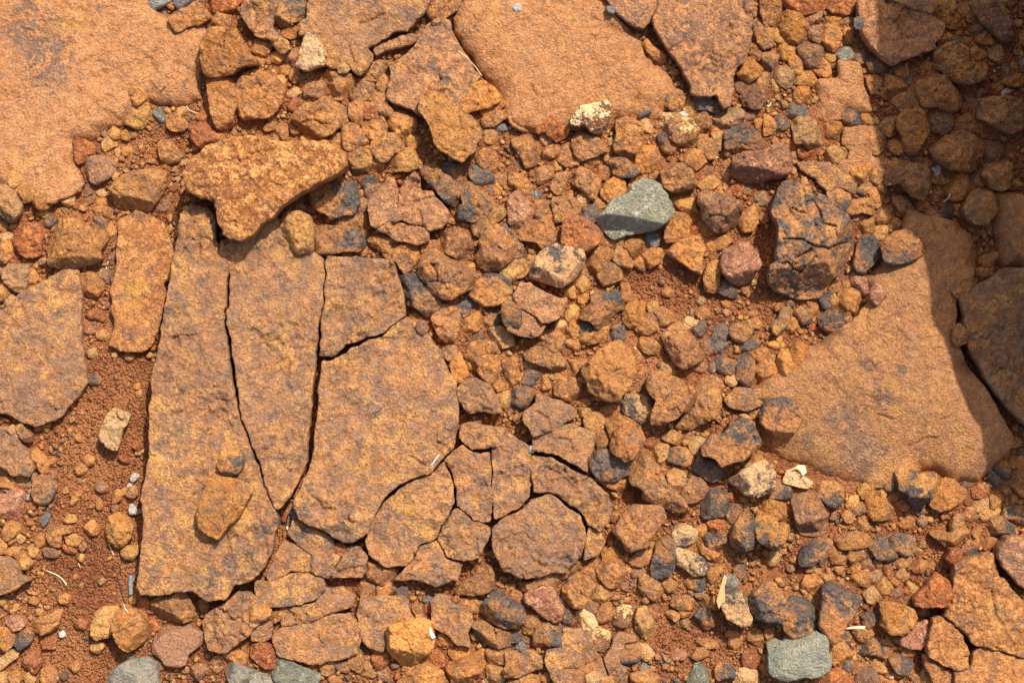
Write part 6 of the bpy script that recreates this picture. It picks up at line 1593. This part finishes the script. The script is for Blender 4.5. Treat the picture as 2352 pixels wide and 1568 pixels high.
# dust and soil banked up between the stones
def blur(a, n):
    for _ in range(3):
        for ax in (0, 1):
            pad = [(0, 0), (0, 0)]; pad[ax] = (n + 1, n)
            c = np.cumsum(np.pad(a, pad, mode='edge'), axis=ax)
            hi_ = np.take(c, range(2 * n + 1, c.shape[ax]), axis=ax); lo_ = np.take(c, range(0, c.shape[ax] - 2 * n - 1), axis=ax)
            a = (hi_ - lo_) / (2 * n + 1)
    return a
in_crack = blur(occ_slab, 2) > 0.60
fill_map = 0.42 * blur(np.clip(hloose, 0, 34) * (1 - occ_slab), 3) * np.where(in_crack, 0.3, 1)
fill_map *= 1 - 0.85 * bare(((gx + 0.5) * HR - HX) / PX + 1176, 784 - ((gy + 0.5) * HR - HY) / PX)
def ground_z(x, y):
    iy, ix = hm_index(x, y)
    f = fill_map[iy, ix] * (np.abs(x) < HX) * (np.abs(y) < HY)
    return soil_z(x, y) + f * (1 + 0.25 * fbm(x, y, 26, 2, 301))
ground_sheet()

# ------------------------------------------------------------------ countless small gravel and crumbs
def ico(sub):
    t = (1 + 5 ** 0.5) / 2
    v = [(-1, t, 0), (1, t, 0), (-1, -t, 0), (1, -t, 0), (0, -1, t), (0, 1, t), (0, -1, -t), (0, 1, -t), (t, 0, -1), (t, 0, 1), (-t, 0, -1), (-t, 0, 1)]
    f = [(0, 11, 5), (0, 5, 1), (0, 1, 7), (0, 7, 10), (0, 10, 11), (1, 5, 9), (5, 11, 4), (11, 10, 2), (10, 7, 6), (7, 1, 8), (3, 9, 4), (3, 4, 2), (3, 2, 6), (3, 6, 8), (3, 8, 9), (4, 9, 5), (2, 4, 11), (6, 2, 10), (8, 6, 7), (9, 8, 1)]
    v = [np.array(p) / np.linalg.norm(p) for p in v]
    for _ in range(sub):
        nf = []; mid = {}
        def m(a, b):
            k_ = (min(a, b), max(a, b))
            if k_ not in mid:
                p = v[a] + v[b]; v.append(p / np.linalg.norm(p)); mid[k_] = len(v) - 1
            return mid[k_]
        for a, b, c in f:
            ab, bc, ca = m(a, b), m(b, c), m(c, a)
            nf += [(a, ab, ca), (b, bc, ab), (c, ca, bc), (ab, bc, ca)]
        f = nf
    return np.array(v), np.array(f)
def chips(sub, n, seed, cuts):
    rs = np.random.default_rng(seed); out = []
    v0, f0 = ico(sub)
    for _ in range(n):
        v = v0.copy()
        for _c in range(cuts):                      # flatten against random planes: angular chips
            nrm = rs.normal(size=3); nrm /= np.linalg.norm(nrm); h = rs.uniform(0.45, 0.8)
            dd = v @ nrm - h; v -= np.clip(dd, 0, None)[:, None] * nrm
        v *= (1 + 0.07 * rs.normal(size=(len(v), 1)))
        v *= rs.uniform(0.6, 1.15, 3)
        out.append(v)
    return out, f0
def scatter(points, radii, zs, templates, f0, colours, second, cover):
    rs = np.random.default_rng(3)
    Vs, Fs, T, P, C = [], [], [], [], []; n0 = 0
    for (x, y), r, z, col, sc, cv in zip(points, radii, zs, colours, second, cover):
        v = templates[rs.integers(len(templates))]
        a, b = rs.uniform(0, 6.283), rs.uniform(-0.5, 0.5)
        ca, sa, cb, sb = math.cos(a), math.sin(a), math.cos(b), math.sin(b)
        M = np.array([[ca, -sa, 0], [sa, ca, 0], [0, 0, 1]]) @ np.array([[1, 0, 0], [0, cb, -sb], [0, sb, cb]])
        w = (v * r) @ M.T; w[:, 2] *= 0.8
        Vs.append(w + (x, y, z)); Fs.append(f0 + n0); n0 += len(v)
        o = np.ones((len(v), 4)); t_ = o.copy(); t_[:, :3] = col; p_ = o.copy(); p_[:, :3] = sc; c_ = o.copy(); c_[:] = cv
        T.append(t_); P.append(p_); C.append(c_)
    return np.concatenate(Vs), np.concatenate(Fs), dict(tint=np.concatenate(T), patch=np.concatenate(P), cover=np.concatenate(C))

def free_points(n, seed, lim=(660, 440)):
    rs = np.random.default_rng(seed)
    p = rs.uniform(-1, 1, (n, 2)) * np.array(lim)
    iy, ix = hm_index(p[:, 0], p[:, 1])
    return p, occ[iy, ix] | (in_crack[iy, ix] & (occ_slab[iy, ix] == 0)), rs
keys = ['o'] * 12 + ['y'] * 7 + ['b'] * 8 + ['r'] * 5 + ['v'] * 3 + ['k'] * 1 + ['p'] * 2 + ['t'] * 2 + ['d'] * 2
def colours_for(n, rs):
    col, sec, cv = [], [], []
    for _ in range(n):
        b_, s_, c_, m_, o_, g_ = PALETTE[keys[rs.integers(len(keys))]]
        j = 1 + rs.normal(0, 0.12)
        col.append(tuple(np.clip(np.array(b_) * j, 0.02, 0.85))); sec.append(s_); cv.append((c_, m_, o_, g_))
    return col, sec, cv
tmpl1, f1 = chips(1, 24, 21, 7)
p, oc, rs = free_points(30000, 41)
den = 1 - 0.88 * bare(p[:, 0] / PX + 1176, 784 - p[:, 1] / PX)
keep = (~oc) & (rs.uniform(0, 1, len(p)) < den)
p = p[keep][:10000]
rad = np.exp(rs.normal(math.log(3.0), 0.45, len(p))); rad = np.clip(rad, 1.3, 7.5)
zs = ground_z(p[:, 0], p[:, 1]) + rad * 0.3 + rs.uniform(0, 2.5, len(p)) * (1 - bare(p[:, 0] / PX + 1176, 784 - p[:, 1] / PX))
big = rad > 3.6
col_, sec_, cov_ = colours_for(len(p), rs)
pick = lambda seq, m: [x for x, k_ in zip(seq, m) if k_]
tmpl0, fz = chips(0, 24, 27, 0)
SMALL = [scatter(p[m], rad[m], zs[m], tt, ff, pick(col_, m), pick(sec_, m), pick(cov_, m)) for m, tt, ff in ((big, tmpl1, f1), (~big, tmpl0, fz))]
# a few grains lying on the slabs
p2, oc2, rs2 = free_points(1500, 43)
iy, ix = hm_index(p2[:, 0], p2[:, 1])
p2 = p2[occ[iy, ix]][:420]
iy, ix = hm_index(p2[:, 0], p2[:, 1])
rad2 = np.clip(np.exp(rs2.normal(math.log(1.1), 0.35, len(p2))), 0.6, 2.6)
V2, F2, A2 = scatter(p2, rad2, hmap[iy, ix] + rad2 * 0.1, tmpl1, f1, *colours_for(len(p2), rs2))
# stones beyond the picture
tmpl2, f2 = chips(1, 16, 22, 9)
rs3 = np.random.default_rng(47)
p3 = rs3.uniform(-1, 1, (7000, 2)) * np.array([1500, 1300])
p3 = p3[(np.abs(p3[:, 0]) > 690) | (np.abs(p3[:, 1]) > 470)]
p3 = p3[~((p3[:, 0] > 600) & (p3[:, 0] < 1500) & (p3[:, 1] > -200) & (p3[:, 1] < 1500))][:3600]
rad3 = np.clip(np.exp(rs3.normal(math.log(11), 0.6, len(p3))), 4, 46)
z3 = soil_z(p3[:, 0], p3[:, 1]) + rad3 * 0.25
V3, F3b, A3 = scatter(p3, rad3, z3, tmpl2, f2, *colours_for(len(p3), rs3))

GV = np.concatenate(gravel[0]); GF = np.concatenate(gravel[1])
GA = {k_: np.concatenate(v) for k_, v in gravel[2].items()}
def pack(parts):
    n0 = 0; v_, f_ = [], []; at = {'tint': [], 'patch': [], 'cover': []}
    for v, f, a in parts:
        v_.append(v); f_.append(f + n0); n0 += len(v)
        for k_ in at: at[k_].append(a[k_])
    return np.concatenate(v_), np.concatenate(f_), {k_: np.concatenate(x) for k_, x in at.items()}
me = mesh_from('gravel', GV / 1000, GF, None, GA, shade=False)
link('gravel', me, ROCK, kind='stuff', label='mixed orange, brown and charcoal gravel filling the gaps', category='gravel')
v, f, a = pack(SMALL + [(V2, F2, A2)])
link('fine_gravel', mesh_from('fine_gravel', v / 1000, None, f, a, shade=False), ROCK, kind='stuff', label='fine rusty chips and grains between the stones', category='gravel')
link('outlying_gravel', mesh_from('outlying_gravel', V3 / 1000, None, F3b, A3, shade=False), ROCK, kind='stuff', label='scattered stones beyond the edges of the picture', category='gravel')

# soil crumbs
tm0, f0 = chips(0, 12, 23, 2)
p, oc, rs = free_points(90000, 51)
w = bare(p[:, 0] / PX + 1176, 784 - p[:, 1] / PX)
p = p[(~oc) & (rs.uniform(0, 1, len(p)) < 0.25 + 0.75 * w)][:13000]
rad = np.clip(np.exp(rs.normal(math.log(1.25), 0.38, len(p))), 0.6, 3.4)
zs = ground_z(p[:, 0], p[:, 1]) + rad * 0.25
one = [(0.3, 0.1, 0.03)] * len(p)
V, F3, A = scatter(p, rad, zs, tm0, f0, one, one, [(0, 0, 0, 0)] * len(p))
link('soil_crumbs', mesh_from('soil_crumbs', V / 1000, None, F3, None, shade=True), SOIL, kind='stuff', label='crumbs of red soil lying on the bare ground', category='soil')

# ------------------------------------------------------------------ unseen rock form added outside the upper right, shaped to throw the shadow
def build_shadow_caster():
    ridge = np.array([(0.740, -0.20, 0.02), (0.705, -0.043, 0.21), (0.700, 0.038, 0.30), (0.695, 0.182, 0.42), (0.689, 0.290, 0.50), (0.683, 0.438, 0.60), (0.677, 0.592, 0.75),
                      (0.684, 0.682, 0.80), (0.680, 0.921, 0.85), (0.690, 0.99, 0.80), (0.74, 1.08, 0.40), (0.78, 1.14, 0.02)])
    ridge[1:-1, 2] += 0.04
    ridge[1:6, 2] += (0.08, 0.065, 0.06, 0.055, 0.03)
    nu, nv_ = 150, 64
    t = np.linspace(0, 1, nu); tt = np.concatenate([[0], np.cumsum(np.linalg.norm(np.diff(ridge, axis=0), axis=1))]); tt /= tt[-1]
    R = np.stack([np.interp(t, tt, ridge[:, i]) for i in range(3)], 1)
    G = np.zeros((nu, nv_, 3))
    for i in range(nu):
        x, y, z = R[i]
        prof = np.array([(x - 0.012 - 0.02 * z, -0.12), (x - 0.004, z * 0.5), (x, z * 0.97), (x + 0.03, z), (x + 0.22, z * 0.98), (x + 0.42, z * 0.8), (x + 0.55, z * 0.4), (x + 0.62, -0.12)])
        s_ = np.concatenate([[0], np.cumsum(np.linalg.norm(np.diff(prof, axis=0), axis=1))]); s_ /= max(s_[-1], 1e-6)
        u = np.linspace(0, 1, nv_)
        G[i, :, 0] = np.interp(u, s_, prof[:, 0]); G[i, :, 1] = y; G[i, :, 2] = np.interp(u, s_, prof[:, 1])
    a = (G[..., 1] + G[..., 0] * 0.6) * 1000; b = (G[..., 2] + 0.4 * G[..., 0]) * 1000
    G[..., 0] += 0.010 * fbm(a, b, 130, 4, 61) * np.clip(G[..., 2] / 0.2, 0, 1) + 0.004
    G[..., 2] += 0.012 * fbm(b, a, 150, 4, 62) * np.clip(G[..., 2] / 0.2, 0, 1)
    jj, ii = np.mgrid[0:nu - 1, 0:nv_ - 1]; k_ = (jj * nv_ + ii).ravel()
    q = np.stack([k_, k_ + nv_, k_ + nv_ + 1, k_ + 1], 1)
    n = nu * nv_
    A = {}
    for nm, c in (('tint', PALETTE['b'][0] + (1,)), ('patch', PALETTE['b'][1] + (1,)), ('cover', (0.35, 0.8, 0.5, 0))):
        arr = np.empty((n, 4)); arr[:] = c; A[nm] = arr
    org = np.array([0.95, 0.6, 0.0])
    me = mesh_from('shadow_caster', G.reshape(-1, 3) - org, q, None, A)
    link('shadow_caster', me, ROCK, org, label='unseen brown rock form added outside the upper right to throw the shadow', category='ledge')
build_shadow_caster()

# ------------------------------------------------------------------ plant litter: sticks, straws, dry leaves
def top_at(vx, vy):
    x, y = (vx - 1176) * PX, (784 - vy) * PX
    iy, ix = hm_index(np.array([x]), np.array([y]))
    return x, y, float(hmap[iy, ix][0])
def stick(name, pts, rad, mat, label, cat, lift=0.6, sides=7, flat=1.0):
    """tapered bent stick through survey points"""
    P = []
    for vx, vy in pts:
        x, y, z = top_at(vx, vy); P.append((x, y, z + lift + rad[0] * flat))
    P = np.array(P); P[:, 2] = 0.5 * P[:, 2] + 0.5 * P[:, 2].max()
    n = 14; t = np.linspace(0, len(P) - 1, n)
    Q = np.stack([np.interp(t, np.arange(len(P)), P[:, i]) for i in range(3)], 1)
    Q[1:-1] = 0.5 * Q[1:-1] + 0.25 * (Q[:-2] + Q[2:])
    V, F = [], []
    for i in range(n):
        d = Q[min(i + 1, n - 1)] - Q[max(i - 1, 0)]; d /= np.linalg.norm(d)
        s_ = np.cross(d, (0, 0, 1)); s_ /= np.linalg.norm(s_); u_ = np.cross(s_, d)
        r = rad[0] + (rad[1] - rad[0]) * i / (n - 1)
        for j in range(sides):
            a = 6.283 * j / sides; rr = r * (1 + 0.14 * math.sin(3.1 * i + 2.3 * j))
            V.append(Q[i] + s_ * rr * math.cos(a) + u_ * rr * flat * math.sin(a))
    for i in range(n - 1):
        for j in range(sides):
            F.append((i * sides + j, i * sides + (j + 1) % sides, (i + 1) * sides + (j + 1) % sides, (i + 1) * sides + j))
    V.append(Q[0]); V.append(Q[-1]); T = []
    for j in range(sides):
        T.append((n * sides, (j + 1) % sides, j)); T.append((n * sides + 1, (n - 1) * sides + j, (n - 1) * sides + (j + 1) % sides))
    V = np.array(V); org = V.mean(0); org[2] = V[:, 2].min()
    return link(name, mesh_from(name, (V - org) / 1000, np.array(F), np.array(T)), mat, org / 1000, label=label, category=cat)
CHAR = fibre_material('charred_wood', (0.028, 0.026, 0.027), (0.075, 0.070, 0.070))
GREYWOOD = fibre_material('grey_wood', (0.14, 0.135, 0.13), (0.26, 0.25, 0.24))
STRAW = fibre_material('dry_straw', (0.62, 0.45, 0.22), (0.75, 0.60, 0.36))
BONE = fibre_material('bleached_stalk', (0.62, 0.55, 0.47), (0.78, 0.72, 0.64))
LEAF = fibre_material('dry_leaf', (0.40, 0.22, 0.085), (0.52, 0.31, 0.13))
T = tile_pt
stick('charred_stick', [T(2, 0, 1160, 1082), T(2, 0, 1215, 1055), T(2, 0, 1272, 1035)], (3.2, 2.8), CHAR, 'short black charred stick lying above the small straw-coloured block', 'stick', 2.0)
stick('wood_splinter', [T(0, 3, 1207, 575), T(0, 3, 1203, 660), T(0, 3, 1207, 755)], (3.4, 2.8), GREYWOOD, 'grey weathered wood splinter at the foot of the tallest slab', 'stick', 0.5)
stick('wood_splinter', [T(0, 3, 1215, 640), T(0, 3, 1240, 590), T(0, 3, 1262, 545)], (1.8, 0.9), GREYWOOD, 'short grey prong beside the weathered wood splinter', 'stick', 0.5)
stick('grass_stalk', [T(0, 3, 415, 528), T(0, 3, 520, 570), T(0, 3, 575, 610), T(0, 3, 615, 668)], (0.7, 0.9), STRAW, 'pale straw stalk lying on the red soil at lower left', 'stalk')
stick('grass_stalk', [T(0, 3, 720, 465), T(0, 3, 738, 508)], (0.5, 0.4), STRAW, 'tiny straw on the red soil right of the long pale straw', 'stalk')
stick('grass_stalk', [T(0, 3, 1000, 290), T(0, 3, 1025, 345), T(0, 3, 1045, 400)], (0.8, 0.5), STRAW, 'pale stalk beside the orange rock near the tallest slab', 'stalk')
stick('grass_stalk', [T(0, 3, 1160, 820), T(0, 3, 1195, 850), T(0, 3, 1225, 885)], (0.6, 0.5), BONE, 'bleached bit of stalk below the weathered wood splinter', 'stalk')
stick('dark_twig', [T(0, 3, 1070, 550), T(0, 3, 1100, 640), T(0, 3, 1130, 760), T(0, 3, 1165, 830)], (0.7, 0.5), CHAR, 'thin dark twig left of the weathered wood splinter', 'twig')
stick('dark_twig', [T(0, 2, 265, 1450), T(0, 2, 280, 1390), T(0, 2, 300, 1345)], (1.9, 1.3), GREYWOOD, 'blue grey twig at the left beside the ribbed brown stone', 'twig')
stick('dark_twig', [T(0, 3, 755, 1150), T(0, 3, 800, 1165), T(0, 3, 850, 1172)], (1.2, 0.5), CHAR, 'small black curl of bark on the soil left of the ochre rock', 'twig')
stick('grass_stalk', [T(1, 0, 1860, 490), T(1, 0, 1950, 560), T(1, 0, 2020, 630), T(1, 0, 2075, 710)], (0.6, 0.5), STRAW, 'long thin straw along the thin diagonal crack at the top', 'stalk')
stick('bleached_stalk', [T(1, 3, 318, -10), T(1, 3, 303, 60), T(1, 3, 290, 158)], (1.5, 2.2), BONE, 'bleached white stalk standing at the foot of the tapering slab', 'stalk', 1.0)
stick('bleached_stalk', [T(1, 3, 1610, 1020), T(1, 3, 1622, 1070), T(1, 3, 1645, 1108)], (1.2, 3.2), BONE, 'bleached husk on the right corner of the bright orange rock', 'husk', 1.0)
stick('bleached_stalk', [T(1, 2, 1690, 1025), T(1, 2, 1650, 1080), T(1, 2, 1620, 1120)], (0.9, 0.5), BONE, 'white stalk lying in the crack right of the egg-shaped slab', 'stalk', 0.5)
stick('grass_stalk', [T(3, 0, 2255, 150), T(3, 0, 2285, 220), T(3, 0, 2315, 285)], (0.8, 1.1), BONE, 'pale stalk in the shade at the upper right edge', 'stalk')
stick('grass_stalk', [T(3, 1, 1645, 220), T(3, 1, 1630, 260), T(3, 1, 1592, 296)], (0.8, 0.6), BONE, 'white curved twig in the shade above the great smooth slab', 'stalk')
stick('bleached_stalk', [T(3, 0, -10, 985), T(3, 0, 35, 940), T(3, 0, 75, 905)], (2.2, 1.2), STRAW, 'pale wood chip left of the charcoal grey stone, upper right', 'wood chip', 0.8)
stick('grass_stalk', [T(3, 3, 700, 1052), T(3, 3, 780, 1042), T(3, 3, 875, 1045)], (1.0, 2.6), STRAW, 'cream grass blade beside the big kite-shaped rock', 'stalk', 1.5, 7, 0.35)
stick('grass_stalk', [T(0, 0, 1720, 980), T(0, 0, 1745, 1020), T(0, 0, 1825, 1048)], (0.7, 0.5), STRAW, 'thin pale rootlet above the rough red lump at upper left', 'stalk')
stick('dark_twig', [T(0, 0, 1500, 850), T(0, 0, 1550, 805)], (0.7, 0.4), CHAR, 'tiny dark twig on the huge smooth upper left slab', 'twig')
stick('grass_stalk', [T(0, 1, 1003, 835), T(0, 1, 990, 870), T(0, 1, 982, 905)], (0.6, 0.5), BONE, 'tiny bleached straw beside the upright brown slab', 'stalk')

def leaf(outline, curl, axis, label, lift, name='dry_leaf'):
    """thin curled leaf with thickness; outline in survey pixels"""
    q = np.array(outline); z0 = max(top_at(*p_)[2] for p_ in outline)
    P = np.stack([(q[:, 0] - 1176) * PX, (784 - q[:, 1]) * PX], 1)
    c = P.mean(0); g = 0.8
    lo, hi = P.min(0), P.max(0)
    if np.sum(P[:, 0] * np.roll(P[:, 1], -1) - np.roll(P[:, 0], -1) * P[:, 1]) < 0: P = P[::-1]
    X, Y = np.meshgrid(np.arange(lo[0], hi[0] + g, g), np.arange(lo[1], hi[1] + g, g))
    d, qx, qy, _, _, ins = seg_dist(X, Y, P)
    cell = ins[:-1, :-1] | ins[1:, :-1] | ins[:-1, 1:] | ins[1:, 1:]
    used = np.zeros(X.shape, bool)
    for a_, b_ in ((slice(None, -1), slice(None, -1)), (slice(1, None), slice(None, -1)), (slice(None, -1), slice(1, None)), (slice(1, None), slice(1, None))): used[a_, b_] |= cell
    X = np.where(ins, X, qx); Y = np.where(ins, Y, qy)
    ax = np.array(axis) / np.linalg.norm(axis)
    across = (X - c[0]) * -ax[1] + (Y - c[1]) * ax[0]
    z = z0 + lift + curl * across ** 2 + 0.25 * fbm(X, Y, 6, 2, 8)
    vid = np.full(X.shape, -1, int); vid[used] = np.arange(used.sum())
    jj, ii = np.nonzero(cell)
    F = np.stack([vid[jj, ii], vid[jj, ii + 1], vid[jj + 1, ii + 1], vid[jj + 1, ii]], 1)
    V = np.stack([X[used], Y[used], z[used]], 1); n = len(V)
    V = np.concatenate([V, V - (0, 0, 0.35)]); F = np.concatenate([F, F[:, ::-1] + n])
    org = V.mean(0); org[2] = V[:, 2].min()
    link(name, mesh_from(name, (V - org) / 1000, F), LEAF if name == 'dry_leaf' else STRAW, org / 1000, label=label, category='leaf')
leaf([T(2, 3, x, y) for x, y in ((1845, 770), (1880, 650), (1915, 530), (1945, 560), (1920, 640), (1925, 770), (1890, 800), (1868, 845))], 0.05, (0.25, 1), 'dry tan leaf standing among the stones left of the flat oval pebble', 1.5)
leaf([T(3, 2, x, y) for x, y in ((200, 1160), (255, 1120), (320, 1128), (332, 1190), (292, 1222), (282, 1180), (250, 1160))], 0.06, (0.8, 0.5), 'curled cream dry leaf on the whitish jagged flake at lower right', 3.0, 'curled_leaf')
